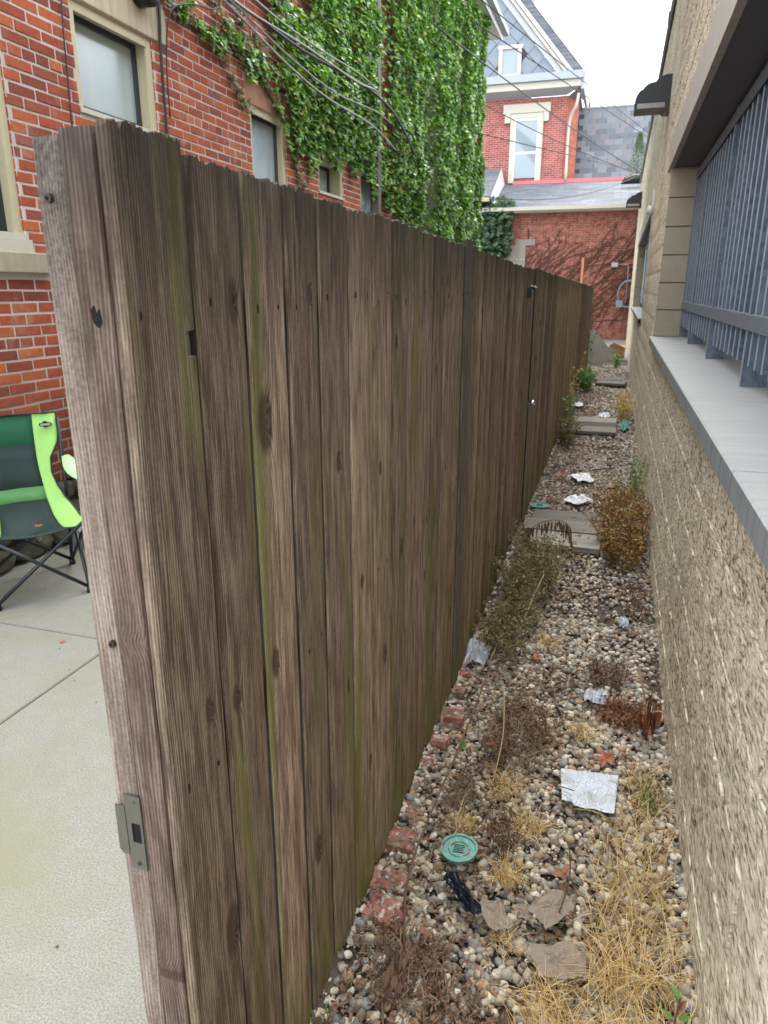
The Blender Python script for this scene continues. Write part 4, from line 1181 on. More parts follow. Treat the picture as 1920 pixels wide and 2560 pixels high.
# slate turret behind
tr = MB(); rr = random.Random(6)
tw = empty('turret', H_(-4.9, 32.5, 9)); tw.parent = hb
for r_i in range(20):
    x = -.6 + rr.uniform(0, .3)
    while x < .52:
        w_ = rr.uniform(.32, .48); tr.box(x, min(x + w_ - .015, .55), -.02 - .01 * (r_i % 2), 0, r_i * .21, r_i * .21 + .2); x += w_
q_ = tr.build('slate_courses', SLATE, tw); q_['kind'] = 'stuff'
MB().box(-1.2, .6, .0, 1.5, 0, 4.4).build('turret_core', BLACKP, tw); MB().box(.56, .64, -.06, .0, 0, 4.4).build('corner_board', m_plain('corner_blue', (.2, .25, .32), .5), tw)
# mansard with individual slates
ms = tag(empty('slate_roof_house', (-1, 31.2, 0)), 'steep dark slate mansard roof to the right of the brick house', 'building')
MB().add([(-1.5, .0, 4.5), (3.2, .0, 4.5), (3.2, .9, 8.32), (-1.5, .9, 8.32)], [(0, 1, 2, 3)]).build('roof_backing', m_plain('backing', (.07, .075, .085), .8), ms)
MB().box(-1.5, 3.2, .85, 1.1, 8.30, 8.36).build('ridge_cap', m_plain('copper_green', (.30, .36, .30), .6), ms)
tm = MB().add([(0, -.012, 0), (.335, -.012, 0), (.335, .044, .24), (0, .044, .24), (0, .0, 0), (.335, .0, 0)], [(0, 1, 2, 3), (0, 4, 5, 1)]).mesh('slate_tile', SLATE)
for r_i in range(17):
    zz = 4.9 + r_i * .2; yy = (zz - 4.5) / 3.82 * .9 - .012
    for c_i in range(8):
        xx = -1.1 + c_i * .345 + (.17 if r_i % 2 else 0) + random.uniform(-.01, .01)
        if xx < 1.75: link('slate_tile', tm, ms, (xx, yy, zz))
# distant conifer poking over the block building
def conifer(name, loc, h, r, lab, n=1600):
    t = tag(empty(name, loc), lab, 'tree')
    MB().tube([(0, 0, 0), (0, 0, h * .5)], [r * .05, .008], 6).build('trunk', SEED, t)
    rg2 = np.random.default_rng(int(h * 100)); u = rg2.uniform(0, 1, n) ** .8; rad = r * (1 - u * .85) * np.sqrt(rg2.uniform(.1, 1, n)); a = rg2.uniform(0, 6.28, n)
    P = np.stack([rad * np.cos(a), rad * np.sin(a), h * (-.05 + 1.0 * u)], 1)
    bv = np.array([(0, -.03, 0), (0, .03, 0), (.25, 0, .07)]); V, F = scatter(bv, np.array([(0, 1, 2)]), P, rotmats(n, .6, rg2) * (r * .9))
    f4 = link('crown', np_mesh('crown', V, F, m_leaf('conifer_needles', [(0, (.05, .09, .03)), (1, (.16, .22, .08))], .6, .2)), t); f4['kind'] = 'stuff'
conifer('conifer', (.16, 24.0, 4.75), 1.25, .36, 'green conifer top showing over the coping of the block building', 1500)
conifer('conifer', (.285, 11.3, 4.85), .40, .12, 'sparse dark sprig sticking out past the upper coping', 160)

# ------------------------------------------------------------------ folding chair
CL = (-3.085, 3.105, 0); CA = math.atan2(.77, .64)      # local +x = sitter's left (right in view), local -y = forward
chair = tag(empty('camping_chair', CL, CA), 'green and dark mesh folding camping chair on the patio against the brick house', 'chair')
# local: w along x, forward f along -y
def C_(w, f, z): return (w, -f, z)
TUBE = m_plain('chair_tube', (.022, .03, .032), .35, metal=.3, var=.2)
LIME = m_plain('lime_cloth', (.34, .62, .17), .75, var=.1, scale=12, bump=.5, bd=.01)
DGRN = m_plain('dark_green_mesh', (.012, .10, .05), .75, var=.3, scale=250)
MESHC = m_plain('black_mesh_cloth', (.018, .035, .033), .7, var=.4, scale=220)
hw, hf = .235, .26
FR, FL, BR, BL = C_(hw, hf, .03), C_(-hw, hf, .03), C_(hw, -hf, .03), C_(-hw, -hf, .03)
sFR, sFL, sBR, sBL = C_(.29, .20, .43), C_(-.29, .20, .43), C_(.25, -.16, .40), C_(-.25, -.16, .40)
for a, b in ((FL, sFR), (FR, sFL), (BL, sBR), (BR, sBL), (FR, sBR), (BR, sFR), (FL, sBL), (BL, sFL)):
    MB().tube([a, b], .0105, 8).build('leg', TUBE, chair, True)
for s in (1, -1):
    MB().tube([C_(hw * s, -hf, .03), C_(.25 * s, -.2, .45), C_(.255 * s, -.235, .93)], .0105, 8).build('back_pole', TUBE, chair, True)
    MB().tube([C_(.29 * s, .20, .43), C_(.30 * s, .22, .64)], .0105, 8).build('arm_post', TUBE, chair, True)
    arm = MB(); n = 8
    for k in range(n + 1):
        t = k / n; f = -.22 + .5 * t; z = .70 - .06 * t - .02 * math.sin(math.pi * t); hw2 = .02 + .035 * math.sin(math.pi * min(1, t * 1.1))
        arm.v += [C_((.27 + .03 * t) * s - hw2, f, z - .004), C_((.27 + .03 * t) * s + hw2, f, z - .004), C_((.27 + .03 * t) * s + hw2, f, z + .004), C_((.27 + .03 * t) * s - hw2, f, z + .004)]
    for k in range(n):
        b = k * 4
        for q in range(4): arm.f.append((b + q, b + (q + 1) % 4, b + 4 + (q + 1) % 4, b + 4 + q))
    arm.f += [(0, 3, 2, 1), (n * 4, n * 4 + 1, n * 4 + 2, n * 4 + 3)]
    arm.build('armrest', m_plain('pale_lime_cloth', (.42, .74, .34), .75, var=.08), chair, True)
for p in (FR, FL, BR, BL):
    MB().tube([(p[0], p[1], 0), (p[0], p[1], .022), (p[0], p[1], .05)], [.02, .018, .01], 10).build('foot', BLACKM, chair, True)
# fabric sheet: profile from back top to seat front; (f, z, halfwidth, inner edge of the lime strip)
prof = [(-.245, .955, .245, .125), (-.235, .86, .25, .120), (-.225, .78, .235, .118), (-.205, .70, .185, .115), (-.185, .62, .178, .118), (-.16, .54, .195, .125), (-.12, .47, .225, .13),
        (-.05, .415, .255, .14), (.04, .39, .27, .15), (.12, .385, .28, .16), (.20, .395, .285, .20)]
def strip(fa, fb, k0, k1, sag, th=.004, nseg=6):
    m = MB(); rows = []
    pr = [prof[i] for i in range(k0, k1 + 1)]
    for p in pr:
        a, b = fa(p), fb(p); row = []
        for q in range(nseg + 1):
            w = a + (b - a) * q / nseg
            dz = -sag * math.cos(min(1, abs(w) / p[2]) * math.pi / 2) * (1 if p[0] > -.1 else 0)
            df = -sag * math.cos(min(1, abs(w) / p[2]) * math.pi / 2) * (1 if p[0] <= -.1 else 0)
            wr = .0035 * mnoise.noise(Vector((w * 30, p[1] * 26, p[0] * 20)))
            row.append((w, p[0] + df + wr, p[1] + dz + wr))
        rows.append(row)
    for side, t in ((0, th / 2), (1, -th / 2)):
        for row in rows:
            for (w, f, z) in row: m.v.append(C_(w, f + t, z + t))
    W = nseg + 1; N = W * len(rows)
    for i in range(len(rows) - 1):
        for q in range(nseg):
            a = i * W + q; m.f += [(a, a + 1, a + W + 1, a + W), (N + a, N + a + W, N + a + W + 1, N + a + 1)]
        a = i * W; m.f += [(a, a + W, N + a + W, N + a), (a + nseg, N + a + nseg, N + a + nseg + W, a + nseg + W)]
    for q in range(nseg):
        m.f.append((q, N + q, N + q + 1, q + 1)); a = (len(rows) - 1) * W + q; m.f.append((a, a + 1, N + a + 1, N + a))
    return m
for s in (1, -1):
    strip(lambda p: s * p[3], lambda p: s * p[2], 0, 10, .035).build('lime_panel', LIME, chair, True)
strip(lambda p: -p[3], lambda p: p[3], 0, 2, .035).build('top_band', DGRN, chair, True)
strip(lambda p: -p[3], lambda p: p[3], 2, 5, .035).build('back_mesh', MESHC, chair, True)
strip(lambda p: -p[3], lambda p: p[3], 5, 6, .035).build('green_band', m_plain('mid_green_cloth', (.10, .26, .09), .8), chair, True)
strip(lambda p: -p[3], lambda p: p[3], 6, 10, .04).build('seat_mesh', MESHC, chair, True)
MB().tube([C_(-.25, -.245, .96), C_(0, -.275, .957), C_(.25, -.245, .96), C_(.252, -.237, .86), C_(.235, -.225, .78), C_(.187, -.205, .70), C_(.18, -.185, .62), C_(.198, -.16, .54), C_(.228, -.12, .47), C_(.258, -.05, .415), C_(.285, .10, .39)], .005, 6).build('piping', BLACKM, chair, True)
# oval badge with a small plate of raised lettering marks
bd = MB().prism([(.185 + a, .895 + b) for a, b in [(-.034, .0), (-.030, .009), (-.014, .010), (-.008, .018), (.008, .018), (.014, .010), (.030, .009), (.034, 0), (.030, -.009), (.014, -.010), (.008, -.018), (-.008, -.018), (-.014, -.010), (-.030, -.009)]], 1, .222, .231).build('badge', BLACKM, chair)
MB().box(.159, .211, .2195, .2215, .889, .901).build('badge_plate', m_plain('badge_grey', (.35, .36, .36), .5, var=.6, scale=240), bd)

# ------------------------------------------------------------------ alley objects
RIVETS = 'planks laid across the gravel path'
def plank(x0, x1, y0, y1, z, rz, lab, mat=WOOD_GREY, th=.035):
    # origin at one end, board's length along local z for its grain; lay it flat
    L, W = x1 - x0, y1 - y0
    m = MB(); n = 10
    for k in range(n + 1):
        q = L * k / n; e = .002 * mnoise.noise(Vector((q * 20, y0, 1)))
        m.v += [(0, 0 + e, q), (0, W + e, q), (-th, W + e, q), (-th, 0 + e, q)]
    for k in range(n):
        b = 4 * k
        for j4 in range(4): m.f.append((b + j4, b + (j4 + 1) % 4, b + 4 + (j4 + 1) % 4, b + 4 + j4))
    m.f += [(0, 3, 2, 1), (4 * n, 4 * n + 1, 4 * n + 2, 4 * n + 3)]
    ob = m.build('wooden_plank', mat)
    # local z -> world x, local y -> world y, local x -> up
    M4 = Matrix(((0, 0, 1, x0), (0, 1, 0, y0), (1, 0, 0, z), (0, 0, 0, 1)))
    ob.matrix_world = Matrix.Translation((x0, y0, 0)) @ Matrix.Rotation(rz, 4, 'Z') @ Matrix.Translation((-x0, -y0, 0)) @ M4
    ob['knot_one'] = (.1, .3, .01); ob['knot_two'] = (.05, .1, .004)
    return tag(ob, lab, 'plank', RIVETS)
DARKPL = m_wood('dark_plank', (.10, .09, .08), (.15, .135, .12), moss=.1, red=.1, top=0)
plank(-.47, -.02, 5.13, 5.38, .045, .02, 'darkest grey plank at the back of the nearer set of three', DARKPL)
plank(-.50, .0, 4.87, 5.12, .055, .0, 'middle grey plank of the nearer set of three')
plank(-.44, .02, 4.58, 4.86, .05, -.02, 'front grey plank of the nearer set of three with a dark gap beneath')
plank(-.50, .10, 9.40, 9.76, .05, .0, 'back plank of the farther set of three')
plank(-.51, .10, 9.05, 9.38, .055, .01, 'middle plank of the farther set of three, darker', DARKPL)
plank(-.49, .10, 8.68, 9.03, .06, .0, 'front pale plank of the farther set of three')
plank(-.30, .20, 14.0, 14.4, .05, .03, 'warped plank near the far end of the path')
plank(-.28, .22, 13.4, 13.8, .07, -.12, 'twisted plank lying before the leaning board')

# brick edging at the fence foot
EB = 'broken bricks edging the fence foot'
bt = NT('worn_brick'); p_ = bt.pos(); n_ = bt.noise(p_, 22, 4, .65)
cb_ = bt.mix(bt.mrange(n_, .38, .6), (.22, .065, .045), (.30, .14, .11)); cb_ = bt.mix(bt.mrange(bt.noise(p_, 45, 4), .52, .68), cb_, (.5, .45, .42))
cb_ = bt.mix(bt.mrange(bt.noise(p_, 9, 3), .56, .66, 0, .8), cb_, (.09, .10, .05)); bt.bump(n_, .6, .006); WORNB = bt.set(Base_Color=cb_, Roughness=.85)
def edging(x, y, lx, ly, rz, lab, h=.05, tilt=0):
    rr2 = random.Random(int(y * 100)); q = lambda: rr2.uniform(-.006, .006)
    m = MB().add([(-lx / 2 + q(), -ly / 2 + q(), 0), (lx / 2 + q(), -ly / 2 + q(), 0), (lx / 2 + q(), ly / 2 + q(), 0), (-lx / 2 + q(), ly / 2 + q(), 0),
                  (-lx / 2 + .006 + q(), -ly / 2 + .006 + q(), h), (lx / 2 - .006 + q(), -ly / 2 + .006 + q(), h + q()), (lx / 2 - .006 + q(), ly / 2 - .006 + q(), h), (-lx / 2 + .006 + q(), ly / 2 - .006 + q(), h + q())],
                 [(0, 3, 2, 1), (4, 5, 6, 7), (0, 1, 5, 4), (1, 2, 6, 5), (2, 3, 7, 6), (3, 0, 4, 7)])
    ob = m.build('edging_brick', WORNB, None, False, (x, y, -.040 if y < 1.7 else -.031), (tilt, 0, rz)); return tag(ob, lab, 'brick', EB)
edging(-.462, 1.50, .12, .095, -.25, 'nearest red edging brick, broken to a wedge with whitish top', .058, .05)
edging(-.49, 1.615, .12, .085, .1, 'second edging brick from the camera, bright red')
edging(-.505, 1.775, .11, .10, .05, 'third edging brick from the camera, level and dusty red')
edging(-.525, 1.93, .08, .08, .0, 'fourth edging brick from the camera, half buried in pebbles', .034)
edging(-.52, 2.07, .06, .05, .3, 'small mossy edging brick fragment by the fence', .034)
edging(-.515, 2.19, .07, .05, .5, 'edging brick fragment with green moss', .034)
edging(-.505, 2.33, .08, .07, -.1, 'red edging brick before the leafy twig', .04)
edging(-.495, 2.50, .10, .09, .2, 'pinkish edging brick below the fence boards', .05)
edging(-.51, 2.70, .07, .06, .0, 'farthest clear edging brick, tilted', .04, .12)
edging(-.51, 2.86, .06, .06, .4, 'last edging brick fragment before the crumpled bag', .036)

# litter
def crumple(name, x, y, sx, sy, hgt, mat, lab, cat, n=14, rz=0, seed=1, z=.02, rag=.12):
    m = MB(); rr4 = random.Random(seed); K = 36; nr = 7
    corners = sorted([rr4.uniform(0, 6.28) for _ in range(6)]); 
    def rad(a):
        base_r = 1 / max(abs(math.cos(a)), abs(math.sin(a))) * .5 * .8 + .1
        return base_r * ((1 + .30 * mnoise.noise(Vector((math.cos(a) * 1.3 + seed, math.sin(a) * 1.3, seed))) + .16 * mnoise.noise(Vector((math.cos(a) * 5, math.sin(a) * 5, seed + 4)))))
    ridge = mat.name.startswith('wet')
    m.v.append((0, 0, hgt * .5))
    for r_i in range(1, nr + 1):
        for k in range(K):
            a = 6.28318 * k / K; r = rad(a) * r_i / nr; u, v = r * math.cos(a), r * math.sin(a)
            h = hgt * (mnoise.fractal(Vector((u * 4 + seed, v * 4, seed)), 1, 2, 4) * .9 + .5) + (.0016 * math.sin(u * sx * 900) if ridge else 0)
            m.v.append((u * sx, v * sy, h if r_i < nr or hgt < .03 else h * .5))
    for k in range(K): m.f.append((0, 1 + k, 1 + (k + 1) % K))
    for r_i in range(nr - 1):
        for k in range(K):
            a = 1 + r_i * K; m.f.append((a + k, a + K + k, a + K + (k + 1) % K, a + (k + 1) % K))
    return tag(m.build(name, mat, None, False, (x, y, z), (0, 0, rz)), lab, cat)
def m_foil():
    t = NT('silver_bubble_foil'); v = t.obj(); b = t.n('ShaderNodeTexVoronoi', {'Vector': v, 'Scale': 170}).outputs['Distance']
    n = t.noise(v, 25, 4); t.bump(t.math('ADD', b, t.math('MULTIPLY', n, .7)), .6, .004); return t.set(Base_Color=t.mix(t.mrange(t.noise(v, 12, 5, .65), .5, .68), t.mix(n, (.34, .37, .43), (.56, .59, .65)), (.24, .23, .2)), Roughness=.42, Metallic=.25)
FOIL = m_foil()
PLAST = m_plain('clear_crumpled_plastic', (.55, .58, .62), .2, var=.3, scale=40)
PAPER = m_plain('white_paper', (.72, .74, .76), .7, var=.08)
CARD = m_concrete('wet_cardboard', (.20, .16, .125), (.33, .27, .215), 30, 0, 0, .3)
fs_ = MB(); n = 16
P4 = [(-.085, -.065), (.08, -.075), (.105, .075), (-.09, .07)]
for j4 in range(n + 1):
    for i in range(n + 1):
        u, v = i / n, j4 / n
        xx = (P4[0][0] * (1 - u) + P4[1][0] * u) * (1 - v) + (P4[3][0] * (1 - u) + P4[2][0] * u) * v
        yy = (P4[0][1] * (1 - u) + P4[1][1] * u) * (1 - v) + (P4[3][1] * (1 - u) + P4[2][1] * u) * v
        fs_.v.append((xx, yy * 1.35, .006 * mnoise.noise(Vector((xx * 30, yy * 30, 2))) + (.012 if (i + j4) < 4 else 0)))
for j4 in range(n):
    for i in range(n):
        a = j4 * (n + 1) + i; fs_.f.append((a, a + 1, a + n + 2, a + n + 1))
tag(fs_.build('foil_sheet', FOIL, None, True, (.045, 2.16, .034), (0, 0, .06)), 'large silvery bubble foil sheet lying flat on the gravel', 'foil')
def disc(x, y, r, z, lab, tilt=(0, 0)):
    d = tag(empty('plastic_disc', (x, y, z)), lab, 'lid'); d.rotation_euler = (tilt[0], tilt[1], 0)
    t9 = NT('teal_plastic'); p9 = t9.obj(); c9 = t9.mix(t9.mrange(t9.noise(p9, 45, 4, .6), .5, .62), (.06, .25, .20), (.10, .085, .06))
    c9 = t9.mix(t9.mrange(t9.noise(p9, 90, 3), .55, .7, 0, .6), c9, (.4, .5, .45)); m = t9.set(Base_Color=c9, Roughness=.45)
    n = 28; pr = [(0, .0), (r * .45, .0), (r * .48, .003), (r * .56, .003), (r * .60, 0), (r * .86, 0), (r * .90, .005), (r, .005), (r, -.003)]
    mb = MB()
    for (rr3, h) in pr[1:]:
        for k in range(n): mb.v.append((rr3 * math.cos(6.2832 * k / n), rr3 * math.sin(6.2832 * k / n), h))
    mb.f.append(tuple(range(n)))
    for i in range(len(pr) - 2):
        for k in range(n): mb.f.append((i * n + k, (i + 1) * n + k, (i + 1) * n + (k + 1) % n, i * n + (k + 1) % n))
    mb.build('disc', m, d)
    mb = MB(); 
    for q in range(5): mb.box(-r * .3, r * .3, -r * .25 + q * r * .12, -r * .25 + q * r * .12 + .002, .001, .004)
    mb.build('ribs', m, d); return d
disc(-.315, 1.765, .056, .034, 'round teal plastic lid lying on the near gravel', (.05, -.06))
disc(-.455, 5.53, .075, .03, 'second teal plastic lid behind the darkest plank')
crumple('cardboard_scrap', -.175, 1.565, .07, .10, .009, CARD, 'small dark cardboard scrap beside the black film', 'cardboard', rz=.6, seed=3, z=.026)
crumple('cardboard_scrap', -.0, 1.47, .13, .10, .010, CARD, 'largest torn cardboard piece, nearest the camera', 'cardboard', rz=.35, seed=8, z=.026, rag=.25)
crumple('cardboard_scrap', -.03, 1.63, .12, .085, .012, CARD, 'torn cardboard piece touching the dry grass', 'cardboard', rz=.9, seed=14, z=.026, rag=.25)
crumple('cardboard_scrap', -.10, 1.60, .055, .05, .009, CARD, 'middle cardboard fragment between the two bigger pieces', 'cardboard', rz=.1, seed=21, z=.022, rag=.6)
crumple('plastic_film', -.275, 1.60, .045, .15, .022, m_plain('black_film', (.012, .016, .024), .22, var=.3), 'glossy strip of black plastic film on the gravel', 'film', rz=.75, seed=5, z=.03, rag=.25)
crumple('plastic_bag', -.485, 3.02, .10, .16, .08, PLAST, 'crumpled clear plastic bag against the fence foot', 'bag', seed=9, z=.0, rag=.5, n=18)
crumple('plastic_wrap', .055, 2.78, .09, .10, .035, PLAST, 'small crumpled clear wrap beside the dead rusty plant', 'wrap', seed=11, z=.02, rag=.25)
crumple('paper_scrap', -.17, 6.55, .17, .25, .03, PAPER, 'white paper scrap, farther of the two behind the planks', 'paper', rz=.3, seed=4, z=.02, rag=.25)
crumple('paper_scrap', -.18, 5.80, .17, .22, .03, PAPER, 'white paper scrap just behind the darkest plank', 'paper', rz=-.4, seed=6, z=.02, rag=.25)
crumple('paper_scrap', -.45, 11.0, .16, .35, .03, PAPER, 'white paper scrap beside the fence beyond the farther planks', 'paper', seed=7, z=.02, rag=.4)
crumple('paper_scrap', -.06, 10.05, .14, .25, .05, PAPER, 'small white scrap touching the farther planks', 'paper', seed=17, z=.02, rag=.4)
crumple('plastic_wrap', .20, 9.3, .10, .4, .12, m_plain('teal_wrap', (.15, .5, .36), .4), 'crumpled teal wrapper against the block wall', 'wrap', seed=12, z=.0, rag=.4)
crumple('plastic_wrap', .17, 3.55, .045, .10, .03, PLAST, 'tiny clear wrapper on the gravel near the wall', 'wrap', seed=19, z=.02, rag=.3)
def maple(name, x, y, s, mat, lab, rz=0, tilt=.2, z=.03):
    pts = []
    for k in range(20):
        a = math.pi * 2 * k / 20; r = s * ((1.0, .62, .42, .66)[k % 4]) * (1 + .18 * math.sin(k * 2.3 + x * 40)); pts.append((r * math.cos(a), r * math.sin(a), .12 * s * math.sin(a * 3)))
    m = MB().add([(0, 0, -.1 * s)] + pts, [(0, k + 1, (k + 1) % 20 + 1) for k in range(20)])
    return tag(m.build(name, mat, None, False, (x, y, z), (tilt, -tilt, rz)), lab, 'leaf')
ORL = m_plain('orange_dead_leaf', (.30, .085, .04), .6, var=.3); BRL = m_plain('brown_dead_leaf', (.20, .085, .05), .7, var=.4)
LG = 'single fallen leaves'
for args in [(.10, 2.36, .042, ORL, 'orange fallen leaf behind the foil sheet'), (-.30, 2.33, .032, ORL, 'orange fallen leaf left of the pale twig'),
             (-.22, 3.05, .04, ORL, 'orange fallen leaf right of the crumpled bag'), (-.01, 1.77, .04, BRL, 'pale brown curled leaf above the cardboard'),
             (-.34, 1.45, .03, BRL, 'brown leaf near the black film'), (.09, 6.3, .07, ORL, 'bright orange leaf by the wall past the bush'), (-.37, 6.6, .06, ORL, 'orange leaf near the fence past the planks'),
             (-.05, 6.1, .055, ORL, 'orange leaf between the two paper scraps'), (.15, 5.9, .06, BRL, 'rust leaf between bush and paper'), (-.36, 5.75, .05, BRL, 'pinkish leaf near the second lid'),
             (.05, 7.4, .06, ORL, 'orange leaf before the farther planks'), (-.2, 7.7, .05, ORL, 'small orange leaf left before the farther planks'), (-.33, 3.9, .04, BRL, 'rust leaf in the weeds before the planks')]:
    tag(maple('fallen_leaf', *args, rz=random.uniform(0, 6)), group=LG)
maple('fallen_leaf', -2.76, 3.35, .05, ORL, 'orange fallen leaf on the patio beside the chair foot', .3, z=.012)
maple('fallen_leaf', -2.45, 2.56, .018, ORL, 'tiny orange leaf crumb on the patio near the slab joint', .3, .1, z=.006)
maple('fallen_leaf', -3.38, 2.98, .035, BRL, 'brown leaf on the patio under the chair', .9, z=.012)
maple('fallen_leaf', -2.98, 3.06, .028, ORL, 'orange leaf lying on the chair seat', .5, .1, z=.392)

# leaning board and debris at the far end
lbn = tag(MB().box(-.28, .28, -.012, .012, 0, .8).build('leaning_board', m_plain('grey_plywood', (.30, .27, .23), .85, var=.3, scale=5), None, False, (-.20, 17.25, .05)), 'grey plywood board leaning beside the end of the fence', 'board')
lbn.rotation_euler = (math.radians(-28), math.radians(-35), math.radians(18))
bx = tag(empty('cardboard_box', (-.02, 19.0, 0), .4), 'torn brown cardboard box behind the leaning board', 'box')
MB().box(-.2, .2, -.2, -.19, 0, .35).box(-.2, -.19, -.2, .2, 0, .32).box(.19, .2, -.2, .2, 0, .36).build('sides', m_plain('kraft_card', (.48, .28, .16), .8), bx)
MB().add([(-.2, -.2, .35), (.2, -.2, .35), (.17, -.34, .28), (-.15, -.33, .42)], [(0, 1, 2, 3)]).build('flap', m_plain('kraft_card2', (.52, .32, .2), .8), bx)
tag(MB().box(-1.2, .33, 18.5, 25.9, -.05, .03).build('far_slab', m_concrete('far_concrete', (.25, .25, .23), (.36, .36, .33))), kind='structure')

# ------------------------------------------------------------------ plants on the path
def blades(n, cx, cy, rx, ry, hmin, hmax, w, rg, lean=1.15, flat=.3, zf=.0):
    """curved tapering strips; returns V,F(quads)"""
    seg = 4
    a = rg.uniform(0, 6.2832, n); r = np.sqrt(rg.uniform(0, 1, n)); bx_ = cx + rx * r * np.cos(a); by_ = cy + ry * r * np.sin(a)
    d = rg.uniform(0, 6.2832, n); L = rg.uniform(hmin, hmax, n); le = rg.uniform(.25, 1, n) * lean
    V = np.zeros((n, (seg + 1) * 2, 3))
    for k in range(seg + 1):
        t = k / seg
        out = L * (t * le * .7 + le * .6 * t * t); hz = L * (t * (1.1 - .8 * le * t)); hz = np.maximum(hz, .0)
        px_, py_ = bx_ + np.cos(d) * out, by_ + np.sin(d) * out
        ww = w * (1 - t * .85) * rg.uniform(.7, 1.2, n)
        wx, wy = -np.sin(d) * ww, np.cos(d) * ww
        V[:, 2 * k] = np.stack([px_ - wx, py_ - wy, zf + hz], 1); V[:, 2 * k + 1] = np.stack([px_ + wx, py_ + wy, zf + hz], 1)
    V[:, :, 0] = np.minimum(V[:, :, 0] + np.sin(V[:, :, 2] * 40 + np.arange(n)[:, None]) * .006, .322)
    F0 = np.array([(2 * k, 2 * k + 1, 2 * k + 3, 2 * k + 2) for k in range(seg)])
    F = F0[None] + (np.arange(n) * (seg + 1) * 2)[:, None, None]
    return V.reshape(-1, 3), F.reshape(-1, 4)
rg = np.random.default_rng(21)
Vs, Fs, base = [], [], 0
for (n, cx, cy, rx, ry, h0, h1) in [(560, .17, 1.30, .14, .25, .05, .17), (420, .19, 1.62, .12, .22, .05, .14), (300, .19, 1.92, .11, .2, .04, .12), (180, .22, 2.25, .07, .15, .04, .11), (340, .02, 1.18, .14, .11, .05, .12), (300, .22, 1.15, .09, .2, .06, .17)]:
    v, f = blades(n, cx, cy, rx, ry, h0, h1, .0013, rg); Vs.append(v); Fs.append(f + base); base += len(v)
tag(link('dry_grass', np_mesh('dry_grass', np.concatenate(Vs), np.concatenate(Fs), STRAW)), 'matted straw coloured dry grass along the foot of the block wall', 'grass', kind='stuff')
TG = 'tufts of dry grass on the gravel'
for (n, cx, cy, r, h, lab) in [(130, -.13, 1.95, .05, .09, 'straw tuft to the right of the teal lid'), (120, -.16, 1.73, .04, .08, 'straw tuft below and right of the teal lid'), (110, .02, 2.52, .06, .10, 'straw tuft behind the foil sheet'),
                               (120, -.22, 2.12, .06, .09, 'thin straw tuft left of the foil sheet'), (90, -.33, 1.90, .04, .07, 'small pale tuft behind the teal lid'), (150, -.02, 1.35, .06, .08, 'matted tuft at the bottom edge of the cardboard'),
                               (90, -.2, 3.25, .06, .08, 'yellowish tuft past the crumpled bag'), (60, -.14, 1.50, .03, .06, 'little tuft beside the cardboard fragment')]:
    v, f = blades(n, 0, 0, r, r, h * .5, h * 1.2, .0011, rg)
    tag(link('grass_tuft', np_mesh('grass_tuft', v, f, STRAW), None, (cx, cy, 0)), lab, 'grass', TG)

smallleaf = np.array([(0, 0, 0), (.5, -.22, .05), (1, 0, 0), (.5, .22, .05)]); smallleaf_f = np.array([(0, 1, 2, 3)])
def weed(name, x, y, rx, ry, h, nst, nlf, ls, matL, matS, lab, cat='weed', seed=1, spread=.7, sw=.0012, group=None):
    rg2 = np.random.default_rng(seed)
    w = tag(empty(name, (x, y, 0)), lab, cat, group)
    m = MB(); P = []
    for k in range(nst):
        a = rg2.uniform(0, 6.28); r0 = math.sqrt(rg2.uniform()); bx_, by_ = rx * r0 * math.cos(a) * .8, ry * r0 * math.sin(a) * .8
        hh = h * rg2.uniform(.5, 1.05); dx, dy = rg2.normal(0, spread * .35, 2) * hh; pts = []
        for q in range(5):
            t = q / 4; px_ = bx_ + dx * t * (1 + t * .4); py_ = by_ + dy * t * (1 + t * .4)
            px_ = min(px_, .325 - x)
            pts.append((px_, py_, hh * t * (1.15 - .25 * t)))
        m.tube(pts, sw, 3, False)
        kk = max(2, nlf // nst)
        for q in range(kk):
            t = rg2.uniform(.1, 1) * 4; i = min(int(t), 3); u = t - i
            P.append([pts[i][c4] * (1 - u) + pts[i + 1][c4] * u + rg2.normal(0, .012) for c4 in range(3)])
    m.build('stem', matS, w)
    P = np.array(P); P[:, 2] = np.maximum(P[:, 2], .006); n = len(P)
    V, F = scatter(smallleaf, smallleaf_f, P, rotmats(n, 1.0, rg2) * (ls * rg2.uniform(.5, 1.3, n))[:, None, None])
    V[:, 0] = np.minimum(V[:, 0], .325 - x)
    f4 = link('foliage', np_mesh('foliage', V, F, matL), w); f4['kind'] = 'stuff'
    return w
weed('bushy_weed', .15, 4.9, .17, .80, .35, 190, 9000, .026, RUSTW, SEED, 'big rust brown bushy weed against the block wall beside the planks', seed=2, spread=.5)
weed('green_weed', .24, 5.9, .07, .25, .42, 26, 420, .03, GREENW, SEED, 'green shoots rising behind the rust brown bush', seed=3, spread=.3)
weed('low_weed', .22, 3.9, .09, .35, .06, 40, 500, .02, DEAD, SEED, 'low dark dead weed between the bush and the rusty plant', seed=4)
weed('faded_weed', -.35, 3.95, .16, .65, .30, 130, 5200, .022, FADED, DEADP, 'faded olive weeds along the fence before the planks', seed=5)
weed('faded_weed', -.36, 3.25, .15, .35, .17, 80, 2400, .020, FADED, DEADP, 'faded weeds by the fence behind the crumpled bag', seed=6)
weed('dried_weed', -.22, 2.45, .14, .32, .10, 110, 2600, .014, DEAD, DEADP, 'grey brown dried weed mat in the middle of the path', seed=7, spread=1.2)
weed('dried_weed', -.20, 1.86, .05, .10, .13, 26, 650, .012, DEAD, SEED, 'upright brown dried weed right behind the teal lid', seed=8, spread=.7)
